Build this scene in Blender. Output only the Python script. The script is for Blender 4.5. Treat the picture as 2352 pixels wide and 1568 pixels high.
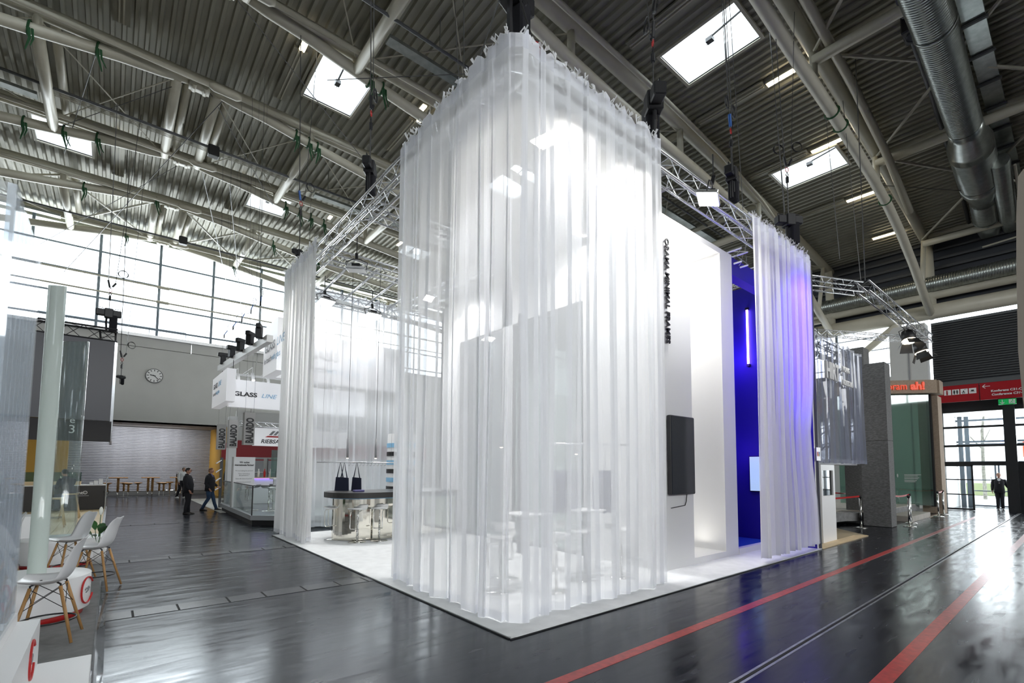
import bpy, bmesh, math, random
from mathutils import Vector, Matrix
random.seed(7)
PI = math.pi
SC = bpy.context.scene
COL = SC.collection
for o in list(bpy.data.objects):
    bpy.data.objects.remove(o)

# ------------------------------------------------------------------ camera
EYE = Vector((0, 0, 1.78))
yaw, pitch, roll = [math.radians(a) for a in (50.198, 3.916, 0.403)]
fw = Vector((math.cos(yaw)*math.cos(pitch), math.sin(yaw)*math.cos(pitch), math.sin(pitch)))
rt = Vector((math.sin(yaw), -math.cos(yaw), 0)); up = rt.cross(fw)
rt, up = rt*math.cos(roll)+up*math.sin(roll), -rt*math.sin(roll)+up*math.cos(roll)
cd = bpy.data.cameras.new('camera'); cam = bpy.data.objects.new('camera', cd); COL.objects.link(cam)
cd.sensor_width = 36; cd.sensor_fit = 'HORIZONTAL'; cd.lens = 1101.7/2352*36
cd.shift_y = (999.4-784)/2352; cd.clip_start = .05; cd.clip_end = 400
m = Matrix((rt, up, -fw)).transposed().to_4x4(); m.translation = EYE
cam.matrix_world = m
SC.camera = cam

# ------------------------------------------------------------------ world
w = bpy.data.worlds.new('world'); SC.world = w; w.use_nodes = True
nt = w.node_tree; nt.nodes.clear()
bgn = nt.nodes.new('ShaderNodeBackground'); wo = nt.nodes.new('ShaderNodeOutputWorld')
bgn.inputs[0].default_value = (.86, .93, 1.0, 1); bgn.inputs[1].default_value = 3.0
nt.links.new(bgn.outputs[0], wo.inputs[0])
vs = SC.view_settings
vs.view_transform = 'Standard'; vs.look = 'None'; vs.gamma = 1; vs.use_curve_mapping = False
vs.exposure = 0.68
cy = SC.cycles
cy.max_bounces = 8; cy.diffuse_bounces = 4; cy.glossy_bounces = 4; cy.transmission_bounces = 6
cy.transparent_max_bounces = 28; cy.caustics_reflective = False; cy.caustics_refractive = False
cy.sample_clamp_indirect = 4.0; cy.blur_glossy = 1.0
try: cy.use_denoising = True
except Exception: pass

def light(name, kind, loc, power, color=(1, 1, 1), size=.3, size_y=None, aim=None, spot=None, blend=.5, parent=None):
    l = bpy.data.lights.new(name, kind); l.energy = power; l.color = color
    if kind == 'AREA':
        l.shape = 'RECTANGLE' if size_y else 'SQUARE'; l.size = size
        if size_y: l.size_y = size_y
    elif kind in ('POINT', 'SPOT'): l.shadow_soft_size = size
    if spot: l.spot_size = math.radians(spot); l.spot_blend = blend
    o = bpy.data.objects.new(name, l); COL.objects.link(o); o.location = loc
    if aim is not None:
        o.rotation_euler = (Vector(aim)-Vector(loc)).to_track_quat('-Z', 'Y').to_euler()
    return o
# soft daylight at the glass gable, and a fill lamp added unseen behind the camera
light('daylight_fill', 'AREA', (8, 34.6, 11.2), 2400, (.97, .985, 1), 34, 4.0, aim=(6, 14, 1))
light('daylight_fill', 'AREA', (6, -30.5, 11), 3000, (1, .985, .96), 34, 6, aim=(8, 20, 3))
light('recess_light', 'AREA', (1.5, 35, 4.0), 140, (1, .97, .92), 4, 1, aim=(1.5, 36, 1.5))
light('daylight_doors', 'AREA', (34.5, 0, 2.6), 700, (.95, .98, 1), 9, 4, aim=(10, 1, 0))
# ------------------------------------------------------------------ materials
MAT = {}
def node_mat(name):
    m = bpy.data.materials.new(name); m.use_nodes = True
    n = m.node_tree.nodes; n.clear(); o = n.new('ShaderNodeOutputMaterial')
    MAT[name] = m
    return m, n, m.node_tree.links, o
def pbr(name, col, rough=.5, metal=0, noise=0, nscale=8, bump=0, bscale=60, spec=.5, coat=0, emit=None, estr=0, stretch=None):
    m, n, L, o = node_mat(name)
    b = n.new('ShaderNodeBsdfPrincipled'); L.new(b.outputs[0], o.inputs[0])
    b.inputs['Base Color'].default_value = (*col, 1); b.inputs['Roughness'].default_value = rough
    b.inputs['Metallic'].default_value = metal; b.inputs['Specular IOR Level'].default_value = spec
    b.inputs['Coat Weight'].default_value = coat
    if emit: b.inputs['Emission Color'].default_value = (*emit, 1); b.inputs['Emission Strength'].default_value = estr
    if noise or bump:
        tc = n.new('ShaderNodeTexCoord'); mp = n.new('ShaderNodeMapping'); L.new(tc.outputs['Object'], mp.inputs[0])
        if stretch: mp.inputs['Scale'].default_value = stretch
        if noise:
            t = n.new('ShaderNodeTexNoise'); t.inputs['Scale'].default_value = nscale; t.inputs['Detail'].default_value = 4
            L.new(mp.outputs[0], t.inputs['Vector'])
            r = n.new('ShaderNodeMapRange'); L.new(t.outputs[0], r.inputs[0])
            r.inputs[1].default_value = .3; r.inputs[2].default_value = .7
            r.inputs[3].default_value = 1-noise; r.inputs[4].default_value = 1+noise
            mx = n.new('ShaderNodeMix'); mx.data_type = 'RGBA'; mx.blend_type = 'MULTIPLY'; mx.inputs[0].default_value = 1
            mx.inputs[6].default_value = (*col, 1); L.new(r.outputs[0], mx.inputs[7]); L.new(mx.outputs[2], b.inputs['Base Color'])
        if bump:
            t2 = n.new('ShaderNodeTexNoise'); t2.inputs['Scale'].default_value = bscale; L.new(mp.outputs[0], t2.inputs['Vector'])
            bp = n.new('ShaderNodeBump'); bp.inputs['Strength'].default_value = bump; bp.inputs['Distance'].default_value = .01
            L.new(t2.outputs[0], bp.inputs['Height']); L.new(bp.outputs[0], b.inputs['Normal'])
    return m
def sheer(name, col, opac, rough=0, transl=.55):
    """woven veil: more thread in the way the flatter one looks along it"""
    m, n, L, o = node_mat(name)
    lw = n.new('ShaderNodeLayerWeight'); lw.inputs[0].default_value = .5
    c = n.new('ShaderNodeMath'); c.operation = 'SUBTRACT'; c.inputs[0].default_value = 1; L.new(lw.outputs['Facing'], c.inputs[1])
    c2 = n.new('ShaderNodeMath'); c2.operation = 'MAXIMUM'; L.new(c.outputs[0], c2.inputs[0]); c2.inputs[1].default_value = .12
    iv = n.new('ShaderNodeMath'); iv.operation = 'DIVIDE'; iv.inputs[0].default_value = 1; L.new(c2.outputs[0], iv.inputs[1])
    pw = n.new('ShaderNodeMath'); pw.operation = 'POWER'; pw.inputs[0].default_value = 1-opac; L.new(iv.outputs[0], pw.inputs[1])
    fac = n.new('ShaderNodeMath'); fac.operation = 'SUBTRACT'; fac.inputs[0].default_value = 1; L.new(pw.outputs[0], fac.inputs[1])
    tr = n.new('ShaderNodeBsdfTransparent'); d = n.new('ShaderNodeBsdfDiffuse'); t = n.new('ShaderNodeBsdfTranslucent')
    d.inputs[0].default_value = (*col, 1); t.inputs[0].default_value = (*col, 1)
    a = n.new('ShaderNodeMixShader'); a.inputs[0].default_value = transl; L.new(d.outputs[0], a.inputs[1]); L.new(t.outputs[0], a.inputs[2])
    f = n.new('ShaderNodeMixShader'); L.new(fac.outputs[0], f.inputs[0]); L.new(tr.outputs[0], f.inputs[1]); L.new(a.outputs[0], f.inputs[2])
    L.new(f.outputs[0], o.inputs[0])
    return m
def glass(name, tint=(1, 1, 1), refl=.08, frost=0, fcol=(.9, .95, 1), edge=.6):
    """thin pane: tinted see-through plus mirror at grazing angles, optionally frosted"""
    m, n, L, o = node_mat(name)
    lw = n.new('ShaderNodeLayerWeight'); lw.inputs[0].default_value = .5
    p = n.new('ShaderNodeMath'); p.operation = 'POWER'; L.new(lw.outputs['Facing'], p.inputs[0]); p.inputs[1].default_value = 4
    r = n.new('ShaderNodeMapRange'); L.new(p.outputs[0], r.inputs[0]); r.inputs[3].default_value = refl; r.inputs[4].default_value = edge
    tr = n.new('ShaderNodeBsdfTransparent'); tr.inputs[0].default_value = (*tint, 1)
    g = n.new('ShaderNodeBsdfGlossy'); g.inputs['Roughness'].default_value = .03
    base = tr
    if frost:
        t = n.new('ShaderNodeBsdfTranslucent'); t.inputs[0].default_value = (*fcol, 1)
        d = n.new('ShaderNodeBsdfDiffuse'); d.inputs[0].default_value = (*fcol, 1)
        td = n.new('ShaderNodeMixShader'); L.new(t.outputs[0], td.inputs[1]); L.new(d.outputs[0], td.inputs[2])
        a = n.new('ShaderNodeMixShader'); a.inputs[0].default_value = frost; L.new(tr.outputs[0], a.inputs[1]); L.new(td.outputs[0], a.inputs[2]); base = a
    f = n.new('ShaderNodeMixShader'); L.new(r.outputs[0], f.inputs[0]); L.new(base.outputs[0], f.inputs[1]); L.new(g.outputs[0], f.inputs[2])
    L.new(f.outputs[0], o.inputs[0])
    return m
def emis(name, col, s):
    m, n, L, o = node_mat(name); e = n.new('ShaderNodeEmission'); e.inputs[0].default_value = (*col, 1); e.inputs[1].default_value = s
    L.new(e.outputs[0], o.inputs[0]); return m

# hall floor: dark sealed mastic, glossy, with scuffs and wheel streaks
m, n, L, o = node_mat('floor')
b = n.new('ShaderNodeBsdfPrincipled'); L.new(b.outputs[0], o.inputs[0])
tc = n.new('ShaderNodeTexCoord')
def tex(scale, st, detail=5, dist=0):
    mp = n.new('ShaderNodeMapping'); mp.inputs['Scale'].default_value = st; L.new(tc.outputs['Object'], mp.inputs[0])
    t = n.new('ShaderNodeTexNoise'); t.inputs['Scale'].default_value = scale; t.inputs['Detail'].default_value = detail
    t.inputs['Distortion'].default_value = dist; L.new(mp.outputs[0], t.inputs['Vector']); return t
cr = n.new('ShaderNodeValToRGB'); t1 = tex(1.2, (1, 1, 1)); L.new(t1.outputs[0], cr.inputs[0])
cr.color_ramp.elements[0].color = (.005, .006, .010, 1); cr.color_ramp.elements[1].color = (.013, .014, .021, 1)
t2 = tex(9, (1, 7, 1), 6, .3); r2 = n.new('ShaderNodeMapRange'); L.new(t2.outputs[0], r2.inputs[0]); r2.inputs[1].default_value = .62; r2.inputs[2].default_value = .8
r2.inputs[4].default_value = .5
mx = n.new('ShaderNodeMix'); mx.data_type = 'RGBA'; L.new(r2.outputs[0], mx.inputs[0]); L.new(cr.outputs[0], mx.inputs[6]); mx.inputs[7].default_value = (.035, .04, .052, 1)
vo = n.new('ShaderNodeTexVoronoi'); vo.inputs['Scale'].default_value = 5.5; L.new(tc.outputs['Object'], vo.inputs['Vector'])
rv = n.new('ShaderNodeMapRange'); L.new(vo.outputs['Distance'], rv.inputs[0]); rv.inputs[1].default_value = .035; rv.inputs[2].default_value = .02
mx2 = n.new('ShaderNodeMix'); mx2.data_type = 'RGBA'; L.new(rv.outputs[0], mx2.inputs[0]); L.new(mx.outputs[2], mx2.inputs[6]); mx2.inputs[7].default_value = (.01, .01, .012, 1)
L.new(mx2.outputs[2], b.inputs['Base Color'])
t3 = tex(2.3, (.6, 3.5, 1), 8, .6); r3 = n.new('ShaderNodeMapRange'); L.new(t3.outputs[0], r3.inputs[0]); r3.inputs[1].default_value = .3; r3.inputs[2].default_value = .72
r3.inputs[3].default_value = .13; r3.inputs[4].default_value = .30; L.new(r3.outputs[0], b.inputs['Roughness'])
t4 = tex(3.2, (1, 1.6, 1), 6, .5); bp = n.new('ShaderNodeBump'); bp.inputs['Strength'].default_value = .045; bp.inputs['Distance'].default_value = .02
L.new(t4.outputs[0], bp.inputs['Height']); L.new(bp.outputs[0], b.inputs['Normal'])
b.inputs['Specular IOR Level'].default_value = .36; b.inputs['Specular Tint'].default_value = (.68, .84, 1, 1)  # blue of the sky's reflection is put into the specular tint

pbr('plate', (.045, .048, .056), .24, .1, noise=.3, nscale=5, bump=.05)
pbr('gap', (.01, .01, .012), .8)
pbr('red_line', (.42, .035, .03), .3, noise=.25, nscale=14)
pbr('joint_metal', (.33, .34, .35), .35, .6, noise=.3, nscale=9)
pbr('carpet_white', (.80, .81, .81), .95, noise=.06, nscale=5, bump=.25, bscale=300)
pbr('carpet_grey', (.20, .20, .20), .95, noise=.12, nscale=9, bump=.3, bscale=300)
pbr('carpet_pale', (.46, .45, .42), .9, noise=.08, nscale=4)
pbr('foil', (.5, .52, .55), .25, .1, noise=.2)
pbr('deck', (.36, .35, .285), .42, .25, noise=.10, nscale=.7)
pbr('steel', (.58, .555, .455), .38, noise=.05, nscale=2)
pbr('steel_dark', (.10, .105, .11), .45)
pbr('galv', (.42, .45, .43), .28, .85, noise=.15, nscale=6)
pbr('alu', (.80, .81, .83), .26, .85)
pbr('black', (.012, .012, .014), .45)
pbr('black_gloss', (.015, .015, .018), .12)
pbr('black_cloth', (.010, .010, .014), .95)
pbr('cable', (.02, .02, .02), .6)
pbr('wire', (.12, .12, .12), .4, .6)
pbr('sling_green', (.012, .07, .022), .8)
pbr('red_plastic', (.5, .02, .02), .4)
pbr('blue_plastic', (.03, .12, .4), .4)
pbr('wall_white', (.60, .60, .58), .8, noise=.03, nscale=1)
pbr('lacquer', (.86, .86, .86), .45)
pbr('panel_grey', (.30, .30, .31), .7)
pbr('panel_dark', (.05, .055, .065), .7)
pbr('shutter', (.42, .44, .50), .35, .35, noise=.08, nscale=2)
pbr('ochre', (.42, .24, .035), .7)
pbr('mullion', (.15, .19, .23), .4, .2)
pbr('door_frame', (.018, .02, .022), .4)
pbr('red_sign', (.36, .003, .01), .35)
pbr('white_print', (.85, .85, .85), .5)
pbr('black_print', (.01, .01, .012), .5)
pbr('blue_print', (.25, .5, .72), .5)
pbr('chrome', (.82, .81, .78), .07, 1)
pbr('mirror_gold', (.86, .82, .72), .05, 1)
pbr('bar_top', (.035, .033, .032), .35)
pbr('stool_white', (.80, .80, .79), .35)
pbr('shell_white', (.80, .80, .81), .3)
pbr('wood', (.42, .23, .085), .45, noise=.2, nscale=12, stretch=(1, 1, .15))
pbr('wood_pale', (.66, .50, .29), .5, noise=.12, nscale=6, stretch=(.3, 4, 1))
pbr('blue_wall', (.022, .012, .30), .6)
pbr('blue_carpet', (.01, .07, .5), .9)
pbr('felt', (.20, .20, .20), .95, noise=.35, nscale=14, bump=.6, bscale=50, stretch=(1, 1, 4))
pbr('felt_beige', (.42, .33, .25), .95, noise=.15, nscale=16, bump=.5, bscale=60, stretch=(1, 1, 3))
pbr('stone_deck', (.42, .38, .33), .6, noise=.15, nscale=3)
pbr('beige_carpet', (.38, .31, .20), .95)
pbr('orange_sign', (.75, .05, .01), .4, emit=(1, .1, .02), estr=.25)
pbr('skin', (.50, .27, .19), .5)
pbr('hair_dark', (.012, .010, .010), .6)
pbr('hair_grey', (.20, .19, .18), .7)
pbr('hair_ginger', (.20, .10, .045), .7)
pbr('cloth_black', (.010, .010, .014), .85)
pbr('cloth_navy', (.018, .02, .045), .85)
pbr('cloth_jeans', (.025, .055, .11), .85, noise=.3, nscale=5)
pbr('cloth_white', (.72, .73, .75), .8)
pbr('cloth_violet', (.12, .11, .26), .8)
pbr('cloth_greyblue', (.10, .11, .15), .8)
pbr('shoe_dark', (.02, .016, .014), .3)
pbr('leaf', (.02, .10, .015), .35, noise=.2)
pbr('flower_yellow', (.80, .52, .01), .6)
pbr('flower_white', (.85, .87, .80), .5)
pbr('pot_white', (.8, .8, .78), .3)
pbr('screen_off', (.02, .024, .035), .12)
pbr('bag_navy', (.008, .012, .03), .9)
pbr('bag_grey', (.12, .13, .20), .6)
pbr('sign_grey', (.42, .41, .40), .6)
pbr('red_panel', (.28, .008, .014), .5)
pbr('light_box', (.85, .85, .87), .5, emit=(.95, .96, 1), estr=.16)
pbr('bark', (.25, .24, .2), .9, noise=.4)
pbr('pavement', (.62, .62, .62), .9)
pbr('green_sign', (.0, .35, .08), .4, emit=(.02, .6, .15), estr=.15)
pbr('panel_lightgrey', (.36, .37, .38), .4)
pbr('panel_screen', (.012, .015, .028), .35)
pbr('panel_banner', (.022, .020, .022), .6)
pbr('panel_darkbrown', (.022, .019, .017), .5)
pbr('felt_side', (.26, .26, .26), .95, noise=.2, nscale=9)
pbr('felt_pale', (.50, .45, .38), .9)
pbr('leaf_far', (.30, .34, .18), .9)
pbr('screen_pic', (.3, .45, .6), .2, emit=(.45, .62, .8), estr=.5)
sheer('veil', (.965, .972, .99), .59)
sheer('veil_mid', (.965, .965, .985), .6)
sheer('veil_hem', (.94, .95, .985), .5)
sheer('veil_dense', (.97, .97, .97), .64)
glass('pane', (.96, .98, .98), .03)
glass('pane_green', (.45, .62, .55), .12, .06, (.3, .5, .45))
glass('pane_dark', (.25, .28, .30), .1)
glass('pane_clear', (.90, .94, .93), .05)
glass('profile_glass', (.965, .985, 1.0), .04, .20, (.95, .97, 1), .35)
glass('profile_flange', (.9, .95, 1), .10, .55, (.93, .96, 1), .5)
glass('tube_clear', (.93, .965, .96), .05, .03, (.8, .9, .9), .7)
glass('tube_crackle', (.9, .96, .93), .04, .80, (.90, .95, .92), .25)
glass('pvc_curtain', (.72, .74, .82), .05, .34, (.50, .53, .62), .30)
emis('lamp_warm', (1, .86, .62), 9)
emis('lamp_white', (1, .97, .9), 45)
emis('lamp_cool', (.95, .98, 1), 12)
emis('sky_panel', (1, 1, 1), 5)
emis('neon_violet', (.55, .35, 1), 9)
emis('pendant_glow', (1, .8, .6), 6)
emis('glow_blue', (.2, .1, 1), 3)

# ------------------------------------------------------------------ mesh builder
ORG = {}
class MB:
    def __init__(s): s.v = []; s.f = []
    def add(s, vs_, fs):
        k = len(s.v); s.v += [tuple(a) for a in vs_]; s.f += [tuple(i+k for i in f) for f in fs]; return s
    def box(s, x0, x1, y0, y1, z0, z1):
        return s.add([(x, y, z) for x in (x0, x1) for y in (y0, y1) for z in (z0, z1)],
                     [(0, 1, 3, 2), (4, 6, 7, 5), (0, 4, 5, 1), (2, 3, 7, 6), (0, 2, 6, 4), (1, 5, 7, 3)])
    def bbox(s, x0, x1, y0, y1, z0, z1, r=.01):
        "box with chamfered vertical and top edges"
        P = lambda a, b: [(x0+a, y0+b), (x0+b, y0+a), (x1-b, y0+a), (x1-a, y0+b), (x1-a, y1-b), (x1-b, y1-a), (x0+b, y1-a), (x0+a, y1-b)]
        o_ = P(0, r); i_ = P(r, 2*r); vs_ = []
        for pts, z in ((i_, z0), (o_, z0+r), (o_, z1-r), (i_, z1)): vs_ += [(x, y, z) for x, y in pts]
        fs = [tuple(range(7, -1, -1)), tuple(range(24, 32))]
        for k in range(3):
            for i in range(8): j = (i+1) % 8; fs.append((k*8+i, k*8+j, k*8+8+j, k*8+8+i))
        return s.add(vs_, fs)
    def obox(s, p0, p1, wd, ht, upv=(0, 0, 1)):
        "bar with a rectangular section between two points"
        p0 = Vector(p0); p1 = Vector(p1); d = (p1-p0).normalized(); a = d.cross(Vector(upv))
        if a.length < 1e-4: a = Vector((1, 0, 0))
        a.normalize(); b = a.cross(d); a *= wd/2; b *= ht/2
        vs_ = [q+i*a+j*b for q in (p0, p1) for i, j in ((-1, -1), (1, -1), (1, 1), (-1, 1))]
        return s.add(vs_, [(3, 2, 1, 0), (4, 5, 6, 7), (0, 1, 5, 4), (1, 2, 6, 5), (2, 3, 7, 6), (3, 0, 4, 7)])
    def tube(s, pts, r, n=8, caps=True, closed=False):
        pts = [Vector(p) for p in pts]; N = len(pts); rs = r if isinstance(r, (list, tuple)) else [r]*N
        vs_ = []; prev = None
        for i, p in enumerate(pts):
            if closed: d = pts[(i+1) % N]-pts[i-1]
            else: d = pts[min(i+1, N-1)]-pts[max(i-1, 0)]
            d.normalize()
            a = (prev-d*prev.dot(d)) if prev is not None else (d.cross(Vector((0, 0, 1))) if abs(d.z) < .95 else d.cross(Vector((1, 0, 0))))
            if a.length < 1e-5: a = d.cross(Vector((0, 1, 0)))
            a.normalize(); prev = a; b = d.cross(a)
            vs_ += [p+(a*math.cos(2*PI*k/n)+b*math.sin(2*PI*k/n))*rs[i] for k in range(n)]
        fs = []
        for i in range(N if closed else N-1):
            j = (i+1) % N
            for k in range(n): l = (k+1) % n; fs.append((i*n+k, i*n+l, j*n+l, j*n+k))
        if caps and not closed: fs += [tuple(range(n-1, -1, -1)), tuple(range((N-1)*n, N*n))]
        return s.add(vs_, fs)
    def lathe(s, prof, c=(0, 0, 0), n=24, a0=0, a1=2*PI):
        full = abs(a1-a0-2*PI) < 1e-6; M = n if full else n+1; vs_ = []
        for r, z in prof:
            for k in range(M):
                a = a0+(a1-a0)*k/n; vs_.append((c[0]+r*math.cos(a), c[1]+r*math.sin(a), c[2]+z))
        fs = []
        for i in range(len(prof)-1):
            for k in range(n):
                l = (k+1) % M; fs.append((i*M+k, i*M+l, (i+1)*M+l, (i+1)*M+k))
        if full:
            if prof[0][0] > 1e-4: fs.append(tuple(range(n-1, -1, -1)))
            if prof[-1][0] > 1e-4: fs.append(tuple(range((len(prof)-1)*n, len(prof)*n)))
        return s.add(vs_, fs)
    def prism(s, poly, h0, h1, ax=2):
        "polygon extruded along axis ax; poly holds the two other coordinates in order"
        n_ = len(poly); vs_ = []
        for h in (h0, h1):
            for p in poly:
                q = list(p); q.insert(ax, h); vs_.append(tuple(q))
        return s.add(vs_, [tuple(range(n_-1, -1, -1)), tuple(range(n_, 2*n_))]+[(i, (i+1) % n_, n_+(i+1) % n_, n_+i) for i in range(n_)])
    def grid(s, rows):
        R = len(rows); Cc = len(rows[0])
        return s.add([p for r_ in rows for p in r_], [(i*Cc+j, i*Cc+j+1, (i+1)*Cc+j+1, (i+1)*Cc+j) for i in range(R-1) for j in range(Cc-1)])
    def ball(s, c, rx, ry=None, rz=None, n=12, mrings=8):
        ry = ry or rx; rz = rz or rx; vs_ = []
        prof = [PI*i/mrings for i in range(mrings+1)]
        for t in prof:
            for k in range(n):
                a = 2*PI*k/n; vs_.append((c[0]+rx*math.sin(t)*math.cos(a), c[1]+ry*math.sin(t)*math.sin(a), c[2]-rz*math.cos(t)))
        return s.add(vs_, [(i*n+k, i*n+(k+1) % n, (i+1)*n+(k+1) % n, (i+1)*n+k) for i in range(mrings) for k in range(n)])
    def build(s, name, mat, parent=None, smooth=False, **kw):
        org = ORG.get(parent.name, Vector((0, 0, 0))) if parent else Vector((0, 0, 0))
        me = bpy.data.meshes.new(name)
        me.from_pydata([tuple(Vector(v)-org) for v in s.v], [], s.f)
        bm = bmesh.new(); bm.from_mesh(me); bmesh.ops.recalc_face_normals(bm, faces=bm.faces); bm.to_mesh(me); bm.free()
        me.materials.append(MAT[mat])
        if smooth:
            for p in me.polygons: p.use_smooth = len(p.vertices) < 7
        o_ = bpy.data.objects.new(name, me); COL.objects.link(o_)
        if parent: o_.parent = parent; ORG[o_.name] = org
        tag(o_, **kw)
        return o_
def tag(o_, label=None, cat=None, group=None, kind=None):
    if label: o_['label'] = label
    if cat: o_['category'] = cat
    if group: o_['group'] = group
    if kind: o_['kind'] = kind
    return o_
def thing(name, loc, label, cat, group=None, rz=0, kind=None, local=False):
    "an Empty at the base; parts are given in world coordinates (local=True: in the thing's own)"
    o_ = bpy.data.objects.new(name, None); COL.objects.link(o_); o_.location = loc; o_.rotation_euler = (0, 0, rz)
    o_.empty_display_size = .1
    ORG[o_.name] = Vector((0, 0, 0)) if local else Vector(loc)
    return tag(o_, label, cat, group, kind)
def copy_tree(o_, parent=None):
    c = o_.copy(); COL.objects.link(c); c.parent = parent
    for ch in list(o_.children): copy_tree(ch, c)
    return c
def dup(o_, loc, rz=None, label=None, group=None):
    c = copy_tree(o_); c.location = loc
    if rz is not None: c.rotation_euler = (0, 0, rz)
    if label: c['label'] = label
    if group: c['group'] = group
    return c
def place(o_, me, p0, p1):
    "orient a unit-length (along z) object from p0 to p1"
    pass
def text(s_, name, mat, parent, loc, size, xdir=(1, 0, 0), ydir=(0, 0, 1), ext=.004, sx=1, align='LEFT', shear=0, bold=0, font=None, **kw):
    c = bpy.data.curves.new(name, 'FONT'); c.body = s_; c.size = size; c.extrude = ext; c.align_x = align; c.shear = shear; c.offset = bold
    c.materials.append(MAT[mat]); c.resolution_u = 3
    tmp = bpy.data.objects.new(name, c); COL.objects.link(tmp)
    dg = bpy.context.evaluated_depsgraph_get(); me = bpy.data.meshes.new_from_object(tmp.evaluated_get(dg)); bpy.data.objects.remove(tmp); bpy.data.curves.remove(c)
    me.name = name; o_ = bpy.data.objects.new(name, me); COL.objects.link(o_)
    X_ = Vector(xdir).normalized(); Y_ = Vector(ydir).normalized(); Z_ = X_.cross(Y_)
    M = Matrix((X_*sx, Y_, Z_)).transposed().to_4x4()
    org = ORG.get(parent.name, Vector((0, 0, 0))) if parent else Vector((0, 0, 0))
    M.translation = Vector(loc)-org
    if parent: o_.parent = parent; ORG[o_.name] = org
    o_.matrix_local = M if parent else M
    if not parent: o_.matrix_world = M
    return tag(o_, **kw)
ORD = ['first', 'second', 'third', 'fourth', 'fifth', 'sixth', 'seventh', 'eighth', 'ninth', 'tenth', 'eleventh', 'twelfth', 'thirteenth', 'fourteenth']
def lerp(a, b, t): return tuple(a[i]+(b[i]-a[i])*t for i in range(len(a)))
def interp(tab, x):
    if x <= tab[0][0]: return tab[0][1]
    for (a, va), (b, vb) in zip(tab, tab[1:]):
        if x <= b: return va+(vb-va)*(x-a)/(b-a)
    return tab[-1][1]
# ================================================================== THE HALL
XW, YW, YB, XL = 30.5, 33.2, -30.0, -26.0          # right wall, gable wall, rear wall, left wall
fl = MB().box(XL-1, XW+.1, YB-1, 37.4, -.2, 0).build('floor', 'floor', kind='structure')
# steel cover plates of the two service channels across the floor
def plates(y0, y1, xs, sub=2):
    for a, b_ in zip(xs, xs[1:]):
        MB().box(a+.012, b_-.012, y0+.012, y1-.012, -.004, .004+random.random()*.003).build('cover_plate', 'plate', fl)
    MB().box(xs[0], xs[-1], y0, y1, .0005, .0012).build('channel_seam', 'gap', fl)
def steps(a, b_, lo, hi):
    r_ = [a]
    while r_[-1] < b_: r_.append(r_[-1]+random.uniform(lo, hi))
    return r_
plates(7.27, 7.62, steps(-.2, 3.3, .42, .62)); plates(11.36, 11.68, steps(-.2, 3.3, .42, .62))
plates(18.2, 18.5, steps(-.1, 3.3, .5, .7))
for yy in (22.4, 27.0): MB().box(-.1, 6, yy, yy+.02, .0005, .0015).build('floor_seam', 'gap', fl)
MB().box(-9, 30.4, 2.865, 2.985, .0005, .0022).build('painted_line', 'red_line', fl, label='red painted aisle line nearer the stand')
MB().box(-9, 30.4, 1.14, 1.27, .0005, .0022).build('painted_line', 'red_line', fl, label='red painted aisle line at the right')
for dy, h in ((-.028, .002), (0, .004), (.028, .002)):
    MB().box(-9, 30.4, 1.975+dy-.012, 1.975+dy+.012, .0004, h).build('expansion_joint', 'joint_metal' if dy else 'gap', fl)
MB().box(22.6, 22.63, -8, 5, .0004, .002).build('floor_seam', 'joint_metal', fl)
# ---- arched roof deck
def zc(x): return 14.25-.0018*(x-1.6)**2
def zd(x): return zc(x)+.34
SKX = [-17.2, -9.6, -2.05, 5.25, 13.05, 21.0]
BAYS = [(-25.9, -21.8), (-18.2, -14), (-9.6, -5.3), (4.6, 8.7), (13.6, 17.9), (22.9, 27.2)]
TY = [-26, -21.8, -18.2, -14, -9.6, -5.3, -.5, 4.5, 8.7, 13.6, 17.9, 22.9, 27.2, 32.1]
SKY = {4.6: (5.5, 7.75), 13.6: (14.55, 16.65), 22.9: (24.0, 25.85), -9.6: (-8.6, -6.4), -18.2: (-17.2, -15), -25.9: (-24.9, -22.8)}
mb = MB(); p = .27
xs = []
x = XL
while x < XW+.1:
    xs += [(x, 0), (x+.06, 0), (x+.09, .085), (x+.22, .085), (x+.25, 0)]; x += p
ycuts = sorted({YB, YW+.5}|{v for s_ in SKY.values() for v in s_})
for (xa, da), (xb, db) in zip(xs, xs[1:]):
    xm = (xa+xb)/2
    for ya, yb in zip(ycuts, ycuts[1:]):
        ym = (ya+yb)/2
        if any(abs(xm-sx) < .85 for sx in SKX) and any(a < ym < b_ for a, b_ in SKY.values()): continue
        mb.add([(xa, ya, zd(xa)+da), (xb, ya, zd(xb)+db), (xb, yb, zd(xb)+db), (xa, yb, zd(xa)+da)], [(0, 1, 2, 3)])
ceil = mb.build('ceiling', 'deck', kind='structure')
ceil['label'] = 'arched ceiling of ribbed steel deck'
mb = MB()                                                     # roofing above the deck, so no daylight leaks between ribs
xr = [XL-1+i*1.0 for i in range(int(XW-XL)+4)]
for xa, xb in zip(xr, xr[1:]):
    for ya, yb in zip(ycuts, ycuts[1:]):
        ym = (ya+yb)/2
        segs = [(xa, xb)]
        if any(a < ym < b_ for a, b_ in SKY.values()):
            for sx in SKX:
                ns = []
                for a, b_ in segs:
                    lo, hi = sx-.86, sx+.86
                    if hi <= a or lo >= b_: ns.append((a, b_)); continue
                    if a < lo: ns.append((a, lo))
                    if b_ > hi: ns.append((hi, b_))
                segs = ns
        for a, b_ in segs: mb.add([(a, ya, zd(a)+.3), (b_, ya, zd(b_)+.3), (b_, yb, zd(b_)+.3), (a, yb, zd(a)+.3)], [(0, 1, 2, 3)])
mb.build('roofing', 'deck', ceil)
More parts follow.
